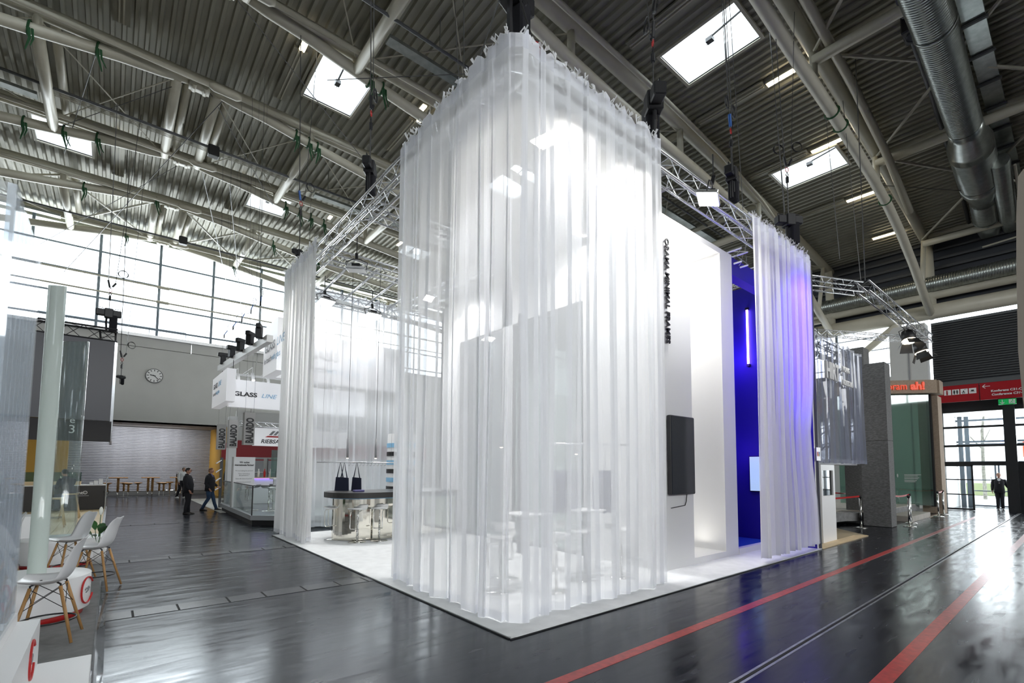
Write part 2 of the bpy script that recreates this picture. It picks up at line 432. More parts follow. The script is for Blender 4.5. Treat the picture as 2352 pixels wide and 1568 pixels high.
# ---- skylights
wn = 1
for b0, (ya, yb) in SKY.items():
    for sx in SKX:
        if (b0 > 10 and sx > 14) or b0 < -10 or (b0 < 0 and sx > 22): continue
        z0 = zd(sx)-.04; z1 = z0+.55
        x0, x1 = sx-.82, sx+.82
        wd = thing('window_%d' % wn, (sx, (ya+yb)/2, z0), 'white roof skylight shaft in the ribbed ceiling', None, kind='structure'); wn += 1
        sh = MB()
        for a in ((x0-.02, x0, ya, yb), (x1, x1+.02, ya, yb), (x0, x1, ya-.02, ya), (x0, x1, yb, yb+.02)): sh.box(a[0], a[1], a[2], a[3], z0, z1)
        sh.build('shaft', 'lacquer', wd)
        fr = MB()
        for a in ((x0-.09, x0, ya-.09, yb+.09), (x1, x1+.09, ya-.09, yb+.09), (x0, x1, ya-.09, ya), (x0, x1, yb, yb+.09)): fr.box(a[0], a[1], a[2], a[3], z0-.03, z0+.04)
        fr.build('window_frame', 'steel', wd)
        MB().box(x0, x1, ya, yb, z1, z1+.02).build('pane', 'sky_panel' if False else 'pane', wd)
        MB().tube([(sx, ya+.1, z1-.12), (sx, ya+1.0, z1-.25), (sx, ya+1.1, z1-.3)], .03, 6).tube([(sx, ya+1.1, z1-.3), (sx, ya+1.2, z0+.1)], .012, 5).box(sx-.08, sx+.08, ya+1.0, ya+1.2, z1-.4, z1-.28).build('opener', 'wire', wd)
# ---- roof trusses (pairs)
LOW = [(1.6, -.12), (3.5, -.28), (5.7, -.62), (9, -1.0), (13, -1.2), (17, -1.15), (22, -1.3), (25.5, -1.9), (28.2, -2.9), (30.3, -3.6)]
def zlow(x):
    ax = 1.6+abs(x-1.6); return zc(ax if x > 1.6 else 3.2-ax)+interp(LOW, ax)
CX = [-21.8, -14.8, -8.5, -2.15, 1.0, 2.1, 5.1, 9.3, 14.9, 21.2, 28.9]
for ti, ty in enumerate(TY):
    if ty < -20: continue
    lab = {4.5: 'white steel tube roof truss ending at the dark louvred wall', 8.7: 'white steel tube roof truss passing right above the sheer curtain corner'}.get(ty)
    t = thing('roof_truss', (1.6, ty, 14.1), lab or 'white steel tube roof truss, %s from the gable window' % ORD[len(TY)-1-ti], 'roof truss', kind='structure')
    X_ = [XL+.3+i*(XW-XL-.5)/44 for i in range(45)]
    MB().tube([(x, ty, zc(x)) for x in X_], .195, 12).build('upper_chord', 'steel', t, smooth=True)
    for sgn in (1, -1):
        q = [(1.6+sgn*a, ty, zlow(1.6+sgn*a)) for a in [0, 1, 2, 3, 4, 5.5, 7.5, 9.5, 12, 14.5, 17, 19, 21, 23, 25, 26.6, 28.6] if XL < 1.6+sgn*a < XW]
        MB().tube(q, [.08]+[.165]*(len(q)-1), 10).build('lower_chord', 'steel', t, smooth=True)
    # crown hinge
    MB().box(1.32, 1.88, ty-.17, ty+.17, zc(1.6)-.30, zc(1.6)-.1).tube([(1.45, ty-.2, 14.0), (1.45, ty+.2, 14.0)], .08, 10).tube([(1.75, ty-.2, 14.0), (1.75, ty+.2, 14.0)], .08, 10).build('hinge', 'steel', t, smooth=True)
    ry = ty-.42
    rod = [(x, ry, 13.98-(0 if x > -6 else .02*(x+6)**2*.2)) for x in (-12, -6, 1.9)]
    MB().tube(rod, .075, 8).build('tie_rod', 'steel', t, smooth=True)
    MB().tube([(2.7, ry, 13.98), (8, ry, 13.95), (13, ry, 13.85), (17, ry, 13.6), (20.5, ry, 13.1), (24, ry, 12.1)], .075 if ty > 5 else .125, 8).build('tie_rod', 'steel', t, smooth=True)
    MB().tube([(1.8, ry, 13.98), (1.95, ry, 13.98), (2.6, ry, 13.98), (2.75, ry, 13.98)], [.07, .14, .14, .07], 10).build('rod_coupler', 'steel', t, smooth=True)
    for cx in CX:
        if abs(cx-1.6) > 2 and cx < 28: MB().tube([(cx, ty, zc(cx)), (cx, ty, zlow(cx))], .11, 8).build('post', 'steel', t, smooth=True)
    # raking column head down to the wall beam
    MB().tube([(29.9, ty, zc(29.9)-.1), (30.2, ty, 9.2)], .2, 12).build('column', 'steel', t, smooth=True)
    MB().tube([(28.2, ty, zlow(28.2)), (29.2, ty, 12.9)], .1, 8).build('strut', 'steel', t, smooth=True)
# ---- cross tubes and diagonal braces inside the truss pairs
for a, b_ in ((-.5, 4.5), (8.7, 13.6), (17.9, 22.9), (27.2, 32.1), (-9.6, -5.3)):
    for cx in CX:
        zz = zlow(cx) if abs(cx-1.6) > 1 else zc(cx)-.18
        if a < 5 and cx > 14: zz = zc(cx)-.45
        MB().tube([(cx, a, zz), (cx, b_, zz)], .155 if cx < 28 else .15, 10).build('cross_tube', 'steel', kind='structure', smooth=True)
        MB().tube([(cx+.32, a, zc(cx)-.02), (cx+.32, b_, zc(cx)-.02)], .12, 8).build('cross_tube', 'steel', kind='structure', smooth=True)
    br = thing('roof_bracing', (1.6, a, 14), 'slim diagonal wind braces between the trusses', None, kind='structure')
    for c0, c1 in zip(CX, CX[1:]):
        if c1-c0 < 2: continue
        thick = .05 if a > 20 or a < 5 else .02
        MB().tube([(c0, a, zc(c0)-.2), (c1, b_, zc(c1)-.2)], thick, 6).build('brace', 'steel', br)
        MB().tube([(c1, a, zc(c1)-.2), (c0, b_, zc(c0)-.2)], thick, 6).build('brace', 'steel', br)
# ---- gable wall with its glass front
wb = thing('wall_back', (2, YW, 0), 'pale gable wall above the roller shutters', None, kind='structure')
MB().box(XL, XW, YW, YW+.3, 4.12, 8.3).build('wall_face', 'wall_white', wb)
for i in range(14): MB().box(-22.6+i*3.45-1.7, -22.6+i*3.45+1.7, YW-.05, YW+.3, 8.32, 8.85).build('fascia_panel', 'wall_white', wb)
MB().box(XL, XW, YW-.2, YW+.3, 8.86, 9.02).build('sill', 'alu', wb)
MB().box(5.3, XW, YW+.02, YW+.3, 0, 4.12).build('wall_base', 'wall_white', wb)
MB().box(XL, -4.5, YW+.02, YW+.3, 0, 4.12).build('wall_base', 'wall_white', wb)
MB().box(4.95, 5.4, YW-.1, 37.2, 0, 4.12).build('side_panel', 'ochre', wb)
MB().box(-4.6, -1.9, 36.7, 37.2, 0, 4.12).build('side_panel', 'ochre', wb)
MB().box(-4.6, 5.4, YW, 37.3, 4.12, 4.2).build('soffit', 'panel_grey', wb)
MB().box(-4.6, 5.4, 37.2, 37.4, 0, 4.2).build('back_face', 'panel_dark', wb)
d1 = thing('door_1', (1.5, 37, 0), 'wide closed roller shutter of horizontal metal slats', None, kind='structure')
prof = [(0, 0), (-.03, .03), (-.035, .06), (-.01, .085)]
SLAT = None
for i in range(41):
    z = .22+i*.095
    if SLAT is None:
        mb = MB()
        mb.prism([(37.06+a, z+b_) for a, b_ in prof]+[(37.09, z+.085), (37.09, z)], -1.9, 4.95, ax=0)
        SLAT = mb.build('slat', 'shutter', d1)
    else:
        c = SLAT.copy(); COL.objects.link(c); c.location.z += (z-.22)
MB().box(-1.9, 4.95, 36.95, 37.1, 0, .22).build('bottom_rail', 'steel_dark', d1)
# glass gable: mullions, transoms, panes
wg = thing('window_gable', (2, YW, 9), 'glazed gable wall with slim mullions', None, kind='structure')
MX = [-24.3+i*2.59 for i in range(22)]
TZ = [9.02, 9.4, 10.66, 11.91, 13.17]
for x in MX:
    MB().box(x-.06, x+.06, YW-.02, YW+.16, 9, min(15, zd(x)+.1)).build('mullion', 'mullion', wg)
for z in TZ[1:]: MB().box(XL, XW, YW+.02, YW+.1, z-.045, z+.045).build('transom', 'mullion', wg)
for a, b_ in zip(MX, MX[1:]):
    for z0, z1 in zip(TZ, TZ[1:]+[14.6]):
        MB().box(a+.045, b_-.045, YW+.05, YW+.06, z0+.03, min(z1-.03, zd(a)+.2)).build('pane', 'pane', wg)
for z in (10.86, 11.69):
    MB().tube([(XL, YW-.6, z-.02), (XW, YW-.6, z-.02)], .045, 6).build('stay_tube', 'steel', wg)
    for xx in (-8.1, 1.75, 11.6): MB().tube([(xx-.28, YW-.6, z-.02), (xx+.28, YW-.6, z-.02)], .08, 8).build('stay_coupler', 'steel', wg)
arch = MB()
for i in range(28):
    xa, xb = XL+i*2.02, XL+(i+1)*2.02
    arch.add([(xa, YW+.2, zc(xa)+.1), (xb, YW+.2, zc(xb)+.1), (xb, YW+.2, zc(xb)+.7), (xa, YW+.2, zc(xa)+.7)], [(0, 1, 2, 3)])
arch.build('arch_fascia', 'steel', wg)
# railing seen outside through the glass
rl = thing('balcony_railing', (1, 36, 9.4), 'thin railing outside behind the gable glass', None, kind='structure')
r_ = MB().tube([(-6, 36, 10.1), (3.2, 36, 10.1), (3.7, 38, 11.0)], .025, 5)
for i in range(6): r_.tube([(-6+i*1.84, 36, 9), (-6+i*1.84, 36, 10.1)], .02, 5)
r_.build('rail', 'mullion', rl)
# ---- left and rear walls (behind the camera), matching the gable
MB().box(XL-.3, XL, YB, 37.4, 0, 13.2).build('wall_left', 'wall_white', kind='structure')
MB().box(XL, XW, YB-.3, YB, 0, 8.8).build('wall_rear', 'wall_white', kind='structure')
for i in range(20): MB().box(XL+i*2.9-.06, XL+i*2.9+.06, YB-.1, YB, 8.8, 14).build('trim_%d' % (i+1), 'mullion', kind='structure')
MB().box(XL, XW, 37.3, 37.5, 0, 8.8).build('wall_outer', 'panel_grey', kind='structure')
# ---- clock
ck = thing('wall_clock', (1.6, YW, 6.77), 'round white station clock on the pale gable wall', 'clock')
MB().tube([(1.6, YW-.12, 6.77), (1.6, YW, 6.77)], .40, 32).build('case', 'steel_dark', ck, smooth=True)
dl_ = MB().tube([(1.6, YW-.13, 6.77), (1.6, YW-.11, 6.77)], .365, 32).build('dial', 'white_print', ck)
for i in range(12):
    a = i*PI/6; s_, c_ = math.sin(a), math.cos(a)
    MB().obox((1.6+s_*.25, YW-.14, 6.77+c_*.25), (1.6+s_*.345, YW-.14, 6.77+c_*.345), .035, .01, (0, 1, 0)).build('hour_mark', 'black_print', dl_)
for a, l, w_ in ((-80, .2, .045), (135, .32, .03)):
    a = math.radians(a); MB().obox((1.6-math.sin(a)*.06, YW-.15, 6.77-math.cos(a)*.06), (1.6+math.sin(a)*l, YW-.15, 6.77+math.cos(a)*l), w_, .01, (0, 1, 0)).build('hand', 'black_print', dl_)
# ---- right wall
wr = thing('wall_right', (XW, 2, 0), 'right end wall with dark louvres above the glass doors', None, kind='structure')
MB().box(XW, XW+.3, -8, 4.62, 9.35, 14).build('upper_face', 'panel_dark', wr)
MB().box(XW, XW+.3, 4.62, YW, 9.35, 14).build('upper_face', 'panel_dark', wr)
MB().box(XW, XW+.3, YB, -8, 0, 14).build('end_face', 'wall_white', wr)
MB().box(XW+.05, XW+.3, -8, 4.62, 4.62, 9.0).build('louvre_backing', 'panel_dark', wr)
MB().box(XW, XW+.3, 6.0, YW, 0, 6.6).build('side_face', 'wall_white', wr)
lv = None
for i in range(26):
    z = 6.12+i*.11
    if lv is None: lv = MB().add([(XW-.06, -8, z), (XW-.06, 4.6, z), (XW+.05, 4.6, z+.09), (XW+.05, -8, z+.09), (XW-.06, -8, z-.012), (XW-.06, 4.6, z-.012)], [(0, 1, 2, 3), (4, 5, 1, 0)]).build('louvre_slat', 'steel_dark', wr)
    else:
        c = lv.copy(); COL.objects.link(c); c.location.z += z-6.12
MB().box(XW-.1, XW+.1, -8, 4.62, 5.75, 6.02).build('header_rail', 'steel_dark', wr)
MB().box(29.9, 30.7, 4.75, 6.15, 0, 8.95).build('pier', 'wall_white', wr)
MB().box(29.88, 29.9, 5.38, 5.44, 0, 8.95).build('pier_joint', 'panel_grey', wr)
for y0, y1 in ((-8, -3.2), (-3.1, .2), (.3, 1.9), (2.0, 4.6)): MB().box(XW+.1, XW+.12, y0, y1, 9.0, 9.35).build('clerestory_pane', 'pane', wr)
for y in (6.2, 8.6, 11, 13.4, 15.8, 18.2, 20.6): MB().box(XW, XW+.12, y-.06, y+.06, 6.6, 9.35).build('clerestory_mullion', 'mullion', wr)
for z in (7.3, 8.1, 8.8): MB().box(XW+.02, XW+.1, 6.2, 22, z-.02, z+.02).build('clerestory_bar', 'mullion', wr)
for z, r in ((9.45, .36), (10.25, .2)): MB().tube([(30.1, -10, z), (30.1, YW, z)], r, 16).build('wall_beam', 'steel', wr, smooth=True)
MB().tube([(29.8, 8.6, 6.8), (30.1, 5.6, 9.3)], .17, 10).build('raking_strut', 'steel', wr, smooth=True)
for z in (11.15, 11.6, 12.05, 12.5, 12.9): MB().tube([(30.3, -10, z), (30.3, 30, z)], .07, 6).build('conduit', 'steel_dark', wr)
# glazed entrance: doors in two layers
def leaf(name, x, y0, y1, z0, z1, bars, mat='door_frame', fw_=.07, bar_w=.05, lab=None, handle=True):
    d = thing(name, (x, y0, z0), lab or 'glazed door leaf in a slim frame', None, kind='structure')
    for a in ((y0, y0+fw_, z0, z1), (y1-fw_, y1, z0, z1), (y0, y1, z0, z0+fw_), (y0, y1, z1-fw_, z1)): MB().box(x-.03, x+.03, *a).build('door_frame', mat, d)
    for z in bars: MB().box(x-.03, x+.03, y0, y1, z-bar_w/2, z+bar_w/2).build('crossbar', mat, d)
    MB().box(x-.006, x+.006, y0+fw_, y1-fw_, z0+fw_, z1-fw_).build('pane', 'pane', d)
    if handle: MB().tube([(x-.08, y0+.2, z0+.8), (x-.08, y0+.2, z0+1.5)], .02, 6).build('handle', 'chrome', d)
    return d
leaf('door_2', XW-.25, 3.38, 4.4, .02, 2.08, (.72, 1.4), lab='open sliding door leaf with black bars', handle=False)
leaf('door_3', XW-.1, -1.3, 1.6, .02, 2.08, (.72, 1.4), lab='black framed glass panel right of the entrance column', handle=False)
fr = thing('door_4', (XW, 2, 2), 'black framed glass screen over the entrance doors', None, kind='structure')
for z in (2.14, 2.96, 3.83, 4.58): MB().box(XW-.1, XW+.05, -8, 4.62, z-(.09 if z < 2.5 else .05), z+(.09 if z < 2.5 else .05)).build('crossbar', 'door_frame', fr)
MB().box(XW-.3, XW+.1, 1.95, 2.32, 0, 4.75).build('column', 'door_frame', fr)
MB().box(XW-.15, XW+.1, -1.5, -1.3, 0, 4.75).build('column', 'door_frame', fr)
MB().box(XW-.15, XW+.1, 1.6, 1.95, 0, 2.1).build('column', 'door_frame', fr)
MB().box(XW-.12, XW+.1, 4.42, 4.62, 0, 4.75).build('column', 'door_frame', fr)
for y0, y1 in ((2.32, 4.42), (-1.3, 1.95)):
    for z0, z1 in ((2.23, 2.91), (3.01, 3.78), (3.88, 4.53)): MB().box(XW, XW+.012, y0, y1, z0, z1).build('pane', 'pane', fr)
MB().box(XW-.02, XW+.2, -8, -1.5, 0, 4.6).build('side_fill', 'panel_dark', fr)
# vestibule and outer doors
vb = thing('wall_vestibule', (32, 3, 0), 'white vestibule between the inner and outer glass doors', None, kind='structure')
MB().box(XW+.1, 34.2, 4.35, 4.5, 0, 4.7).build('side_face', 'lacquer', vb)
MB().box(XW+.1, 34.2, -6, 4.5, 4.6, 4.75).build('vestibule_ceiling', 'lacquer', vb)
MB().box(XW, 60, -30, 34, -.25, -.02).build('pavement', 'pavement', vb)
MB().box(XW, 34.3, -6, 4.5, -.02, .0).build('vestibule_floor', 'floor', vb)
for i, (y0, y1) in enumerate(((3.9, 2.95), (2.9, 2.05), (2.0, 1.15), (1.1, .1))):
    leaf('door_%d' % (5+i), 34.0, y1, y0, .02, 2.15, (.8, 1.35), mat='mullion', lab='grey framed outer door leaf')
fo = thing('door_9', (34, 2, 2), 'grey framed outer entrance screen', None, kind='structure')
for z in (2.25, 3.15, 3.3, 4.4): MB().box(33.95, 34.05, -5, 4.4, z-.05, z+.05).build('crossbar', 'mullion', fo)
for y in (4.2, 3.95, -.1, -2): MB().box(33.9, 34.1, y-.09, y+.09, 0, 4.6).build('post', 'mullion', fo)
# ================================================================== THE CURTAINED STAND
cp = MB().prism([(3.28, 13.55), (3.28, 4.0), (3.3, 3.95), (3.36, 3.93), (12.4, 3.93), (12.4, 13.55)], .0, .022).build('stand_carpet', 'carpet_white')
tag(cp, 'large white carpet laid under the curtained stand', 'carpet')
MB().box(3.27, 12.4, 3.92, 3.935, 0, .012).box(3.265, 3.285, 3.95, 13.55, 0, .012).build('edge_tape', 'black', cp)

def veil(name, path, ztop, zbot, label, group=None, mat='veil', seed=1, dens=1.0, flare=0, ties=True, amp=1.0, lift=None, slip=0, outward=None):
    """hanging pleated cloth along a 2-D path; folds double back on themselves as gathered cloth does"""
    rnd = random.Random(seed)
    P_ = [Vector(p) for p in path]; L_ = [0]
    for a, b_ in zip(P_, P_[1:]): L_.append(L_[-1]+(b_-a).length)
    T_ = L_[-1]
    def at(s_):
        s_ = max(0, min(T_, s_))
        for i in range(len(P_)-1):
            if s_ <= L_[i+1]+1e-9:
                d = (P_[i+1]-P_[i]).normalized(); q = P_[i]+d*(s_-L_[i]); n0 = Vector((-d.y, d.x)); break
        return q, n0
    # control points (s, n): wide faces with narrow doubled folds between them
    ctl = [(0, 0)]; s_ = 0; side = 1
    while s_ < T_-.12:
        w_ = rnd.uniform(.07, .27)/dens; n_ = rnd.uniform(.01, .05)*side*amp
        s_ += w_; ctl.append((s_, n_))
        if rnd.random() < .72:
            b_ = rnd.uniform(.02, .07); q = rnd.uniform(.02, .05)*amp
            ctl.append((s_-b_, n_+q)); ctl.append((s_+rnd.uniform(0, .02), n_+q*1.7)); s_ += .01
        else: ctl.append((s_+.03, n_-rnd.uniform(.03, .08)*amp)); s_ += .03
        side = -side
    ctl.append((T_, 0))
    # smooth a little between control points
    C_ = []
    for (a, na), (b_, nb) in zip(ctl, ctl[1:]):
        k = 3 if abs(b_-a) > .05 else 2
        for i in range(k):
            t = i/k; tt = t*t*(3-2*t); C_.append((a+(b_-a)*t, na+(nb-na)*tt))
    C_.append(ctl[-1])
    ph = [rnd.uniform(0, 6.3) for _ in range(6)]
    ZR = [0, .012, .03, .06, .1, .17, .27, .38, .5, .62, .74, .85, .93, .975, 1]
    def pt(c, t, extra=0):
        s0, n_ = c
        g = max(0, 1-t*7)                                      # gathered and smaller pleats at the heading
        s1 = s0+(.028*math.sin(s0*5+ph[0]+t*2.2)+.012*math.sin(s0*17+ph[1]+t*4))*min(1, t*2)
        s1 = min(max(s1, 0), T_) if 0 < s0 < T_ else s1
        if flare: s1 += flare(s0/T_, t)
        nn = n_*(.55+.75*t)+.018*math.sin(s0*3.1+t*3+ph[2])*t+extra
        q, nv = at(s1); over = s1-max(0, min(T_, s1))
        if over: d = (P_[-1]-P_[-2]).normalized() if over > 0 else (P_[1]-P_[0]).normalized(); q = q+d*over
        zz = ztop-(ztop-zbot)*t
        if t < .02 and ties: zz += .035*math.sin(s0*13+ph[3])+.03*math.sin(s0*29+ph[4])
        if lift: zz += lift(s0/T_, t)
        return (q.x+nv.x*nn, q.y+nv.y*nn, zz+(.008*math.sin(s0*9+ph[5]) if t > .9 else 0))
    c0 = pt((0, 0), 1)
    mid = at(T_/2)[0]
    root = thing(name, (mid.x, mid.y, zbot), label, 'curtain', group)
    cl_ = MB().grid([[pt(c, t) for c in C_] for t in ZR]).build('cloth', mat, root, smooth=False)
    th = 1-.10/(ztop-zbot)
    MB().grid([[pt(c, t, .003) for c in C_] for t in (th, (th+1)/2, .9995)]).build('hem', 'veil_hem', cl_)
    MB().grid([[pt(c, t, -.003) for c in C_] for t in (.002, .03)]).build('heading_tape', 'veil_hem', cl_)
    if ties:
        tie = None; s_ = .1
        while s_ < T_:
            q, nv = at(s_)
            if tie is None:
                tm = MB().tube([(0, 0, -.05), (.03, .0, .03), (0, .03, .08), (-.03, 0, .03), (0, 0, -.05)], .009, 4)
                tm.add([(0, 0, .0), (.05, .02, .09), (.08, .01, .07), (.03, 0, -.01)], [(0, 1, 2, 3)]).add([(0, 0, .0), (-.06, .02, .05), (-.08, .01, .0), (-.02, 0, -.02)], [(0, 1, 2, 3)])
                tie = tm.build('tie', 'veil_dense'); tie.parent = root; T0 = tie
            else:
                T0 = tie.copy(); COL.objects.link(T0)
            T0.location = Vector((q.x, q.y, ztop-.02))-Vector((mid.x, mid.y, zbot)); T0.rotation_euler = (rnd.uniform(-.3, .3), rnd.uniform(-.4, .4), rnd.uniform(0, 6))
            s_ += rnd.uniform(.17, .24)
    return root
g_ = 'sheer white curtains around the stand'
veil('curtain', [(3.5, 7.2), (3.5, 4.36), (3.54, 4.28), (3.62, 4.25), (6.68, 4.25)], 7.2, .03, 'tall sheer white curtain wrapping the near corner of the stand', g_, seed=3, dens=.95)
veil('curtain', [(3.5, 14.28), (3.5, 11.52)], 7.22, .03, 'narrow dense white curtain at the left end of the stand', g_, mat='veil_dense', seed=12, dens=1.5, amp=1.3)
veil('curtain', [(4.15, 14.32), (7.05, 14.32)], 7.05, .05, 'sheer white curtain along the back of the stand behind the bar', g_, seed=21, dens=.9)
rail_ = tag(MB().tube([(9.2, 3.97, 6.74), (12.38, 3.97, 6.74)], .018, 8).build('curtain_rail', 'alu'), 'thin rail holding the violet lit curtain', 'rail')
veil('curtain', [(9.28, 3.93), (12.33, 3.93)], 6.74, .14, 'sheer white curtain glowing violet at the right end of the stand', g_, mat='veil_mid', seed=35, dens=1.25, amp=1.2,
     flare=lambda u, t: -.34*u*u*math.exp(-((t-.66)/.14)**2)+.02*u*t*t)

# ---- aluminium box truss ring
def truss(p0, p1, size, label, group=None, seg=.26, mat='alu', r=.024, indiv=True, name='lighting_truss', vert=None):
    p0 = Vector(p0); p1 = Vector(p1); d = p1-p0; Ln = d.length; d.normalize()
    a = Vector((-d.y, d.x, 0)).normalized() if abs(d.z) < .9 else Vector((1, 0, 0)); b_ = Vector((0, 0, 1)) if abs(d.z) < .9 else Vector((0, 1, 0))
    root = thing(name, tuple((p0+p1)/2), label, 'truss', group)
    cs = [(0, 0), (size, 0), (size, -size), (0, -size)]
    for i, j in cs: MB().tube([p0+a*i+b_*j, p1+a*i+b_*j], r, 8).build('chord', mat, root, smooth=True)
    n_ = max(2, round(Ln/seg)); st = Ln/n_; proto = {}
    lat = MB()
    for f_ in range(4):
        A, B = cs[f_], cs[(f_+1) % 4]
        for k in range(n_):
            u, v = (A, B) if k % 2 == 0 else (B, A)
            q0 = a*u[0]+b_*u[1]; q1 = a*v[0]+b_*v[1]+d*st
            if indiv:
                key = (f_, k % 2)
                if key not in proto: proto[key] = MB().tube([p0+d*st*k+q0, p0+d*st*k+q1], .0095, 4, caps=False).build('brace', mat, root); proto[key]['_k'] = k
                else:
                    o_ = proto[key].copy(); COL.objects.link(o_); o_.location = proto[key].location+d*st*(k-proto[key]['_k'])
            else: lat.tube([p0+d*st*k+q0, p0+d*st*k+q1], .010, 3, caps=False)
    if not indiv: lat.build('lattice', mat, root, kind='stuff')
    return root
S_ = .3
tr = 'aluminium trusses over the stand'
truss((3.9, 4.4, 7.16), (3.9, 14.3, 7.16), S_, 'aluminium box truss along the left edge of the curtained stand', tr, seg=.36)
truss((3.95, 4.38, 7.16), (13.2, 4.38, 7.16), S_, 'aluminium box truss along the aisle edge of the curtained stand', tr, seg=.36)
truss((3.85, 14.3, 7.0), (13.2, 14.3, 7.0), S_, 'aluminium box truss above the back curtain behind the bar', tr, indiv=False)
truss((3.85, 11.7, 7.16), (9, 11.7, 7.16), S_, 'aluminium cross truss carrying the unlit flood lamp', tr, indiv=False)
truss((3.85, 9.2, 7.3), (9, 9.2, 7.3), S_, 'aluminium cross truss nearest the open gap in the left curtains', tr, indiv=False)
truss((7.5, 4.6, 7.16), (7.5, 14, 7.16), S_, 'aluminium truss above the white boxed wall', tr, indiv=False)
truss((13.2, 4.6, 7.16), (13.2, 14, 7.16), S_, 'aluminium truss at the violet lit end of the stand', tr, indiv=False)
truss((10.6, 4.6, 6.6), (10.6, 12, 6.6), S_, 'violet lit aluminium truss over the blue room', tr, indiv=False)
for i, (x, l) in enumerate(((4.5, 'first'), (5.2, 'second'), (5.9, 'third'), (6.6, 'fourth'))):
    tag(MB().tube([(x, 11.9, 7.02), (x, 14.3, 6.86)], .035, 8).build('pipe', 'alu', smooth=True), '%s aluminium pipe from the left laid across the trusses over the bar' % l, 'pipe', 'pipes over the bar')

# ---- flood lamps
def flood(loc, aim, lit=True, label='', power=0, grp='flood lamps on the trusses', size=.46, spot=120):
    loc = Vector(loc); d = (Vector(aim)-loc).normalized()
    M = d.to_track_quat('-Z', 'Y').to_matrix().to_4x4(); M.translation = loc
    root = bpy.data.objects.new('flood_lamp', None); COL.objects.link(root); root.matrix_world = M; ORG[root.name] = Vector((0, 0, 0)); tag(root, label, 'lamp', grp)
    s = size/2
    hs_ = MB().bbox(-s, s, -s*.75, s*.75, 0, .06, .01).build('housing', 'alu', root)
    v_ = M.to_3x3().inverted() @ Vector((0, 0, .45)); MB().tube([(0, 0, .38), tuple(Vector((0, 0, .38))+v_)], .012, 5).build('hanger', 'black', root)
    MB().box(-s+.02, s-.02, -s*.75+.02, s*.75-.02, -.008, -.002).build('lens', 'lamp_white' if lit else 'white_print', hs_)
    MB().tube([(-s, 0, .03), (-s-.03, 0, .2), (-s*.3, 0, .28), (s*.3, 0, .28), (s+.03, 0, .2), (s, 0, .03)], .012, 5).build('yoke', 'black', root)
    MB().box(-.03, .03, -.03, .03, .28, .42).build('clamp', 'black', root)
    MB().box(-.1, .1, -.1, .1, .06, .15).build('driver', 'black', hs_)
    if power: light('flood_light', 'SPOT', tuple(loc+d*.03), power, (.97, .98, 1), .18, aim=aim, spot=spot, blend=.6)
    return root
flood((4.6, 4.75, 6.5), (5.3, 4.9, 1.0), True, 'burning flood lamp behind the curtain just right of the near corner', 190)
flood((5.95, 4.75, 6.45), (6.6, 4.9, 1), True, 'burning flood lamp behind the curtain near its right end', 190)
flood((7.0, 6.3, 6.45), (7.5, 8, 2), True, 'small burning flood lamp deeper behind the right curtain', 260, size=.3)
flood((6.6, 11.6, 6.5), (6.9, 8, 1), True, 'burning flood lamp behind the left curtain panel', 330, size=.3)
flood((8.0, 4.15, 6.62), (7.75, 4.75, 4.2), True, 'burning flood lamp hung in front of the white lettered wall', 120, size=.5, spot=95)
flood((4.4, 11.3, 6.6), (4.6, 11.6, 2), False, 'unlit white flood lamp on the cross truss over the bar')
flood((4.52, 13.85, 6.5), (4.7, 12.5, 1), True, 'burning flood lamp on the back truss at its left end', 260)
flood((5.95, 13.85, 6.4), (5.9, 12.5, 1), True, 'burning flood lamp on the back truss nearer the middle', 260)

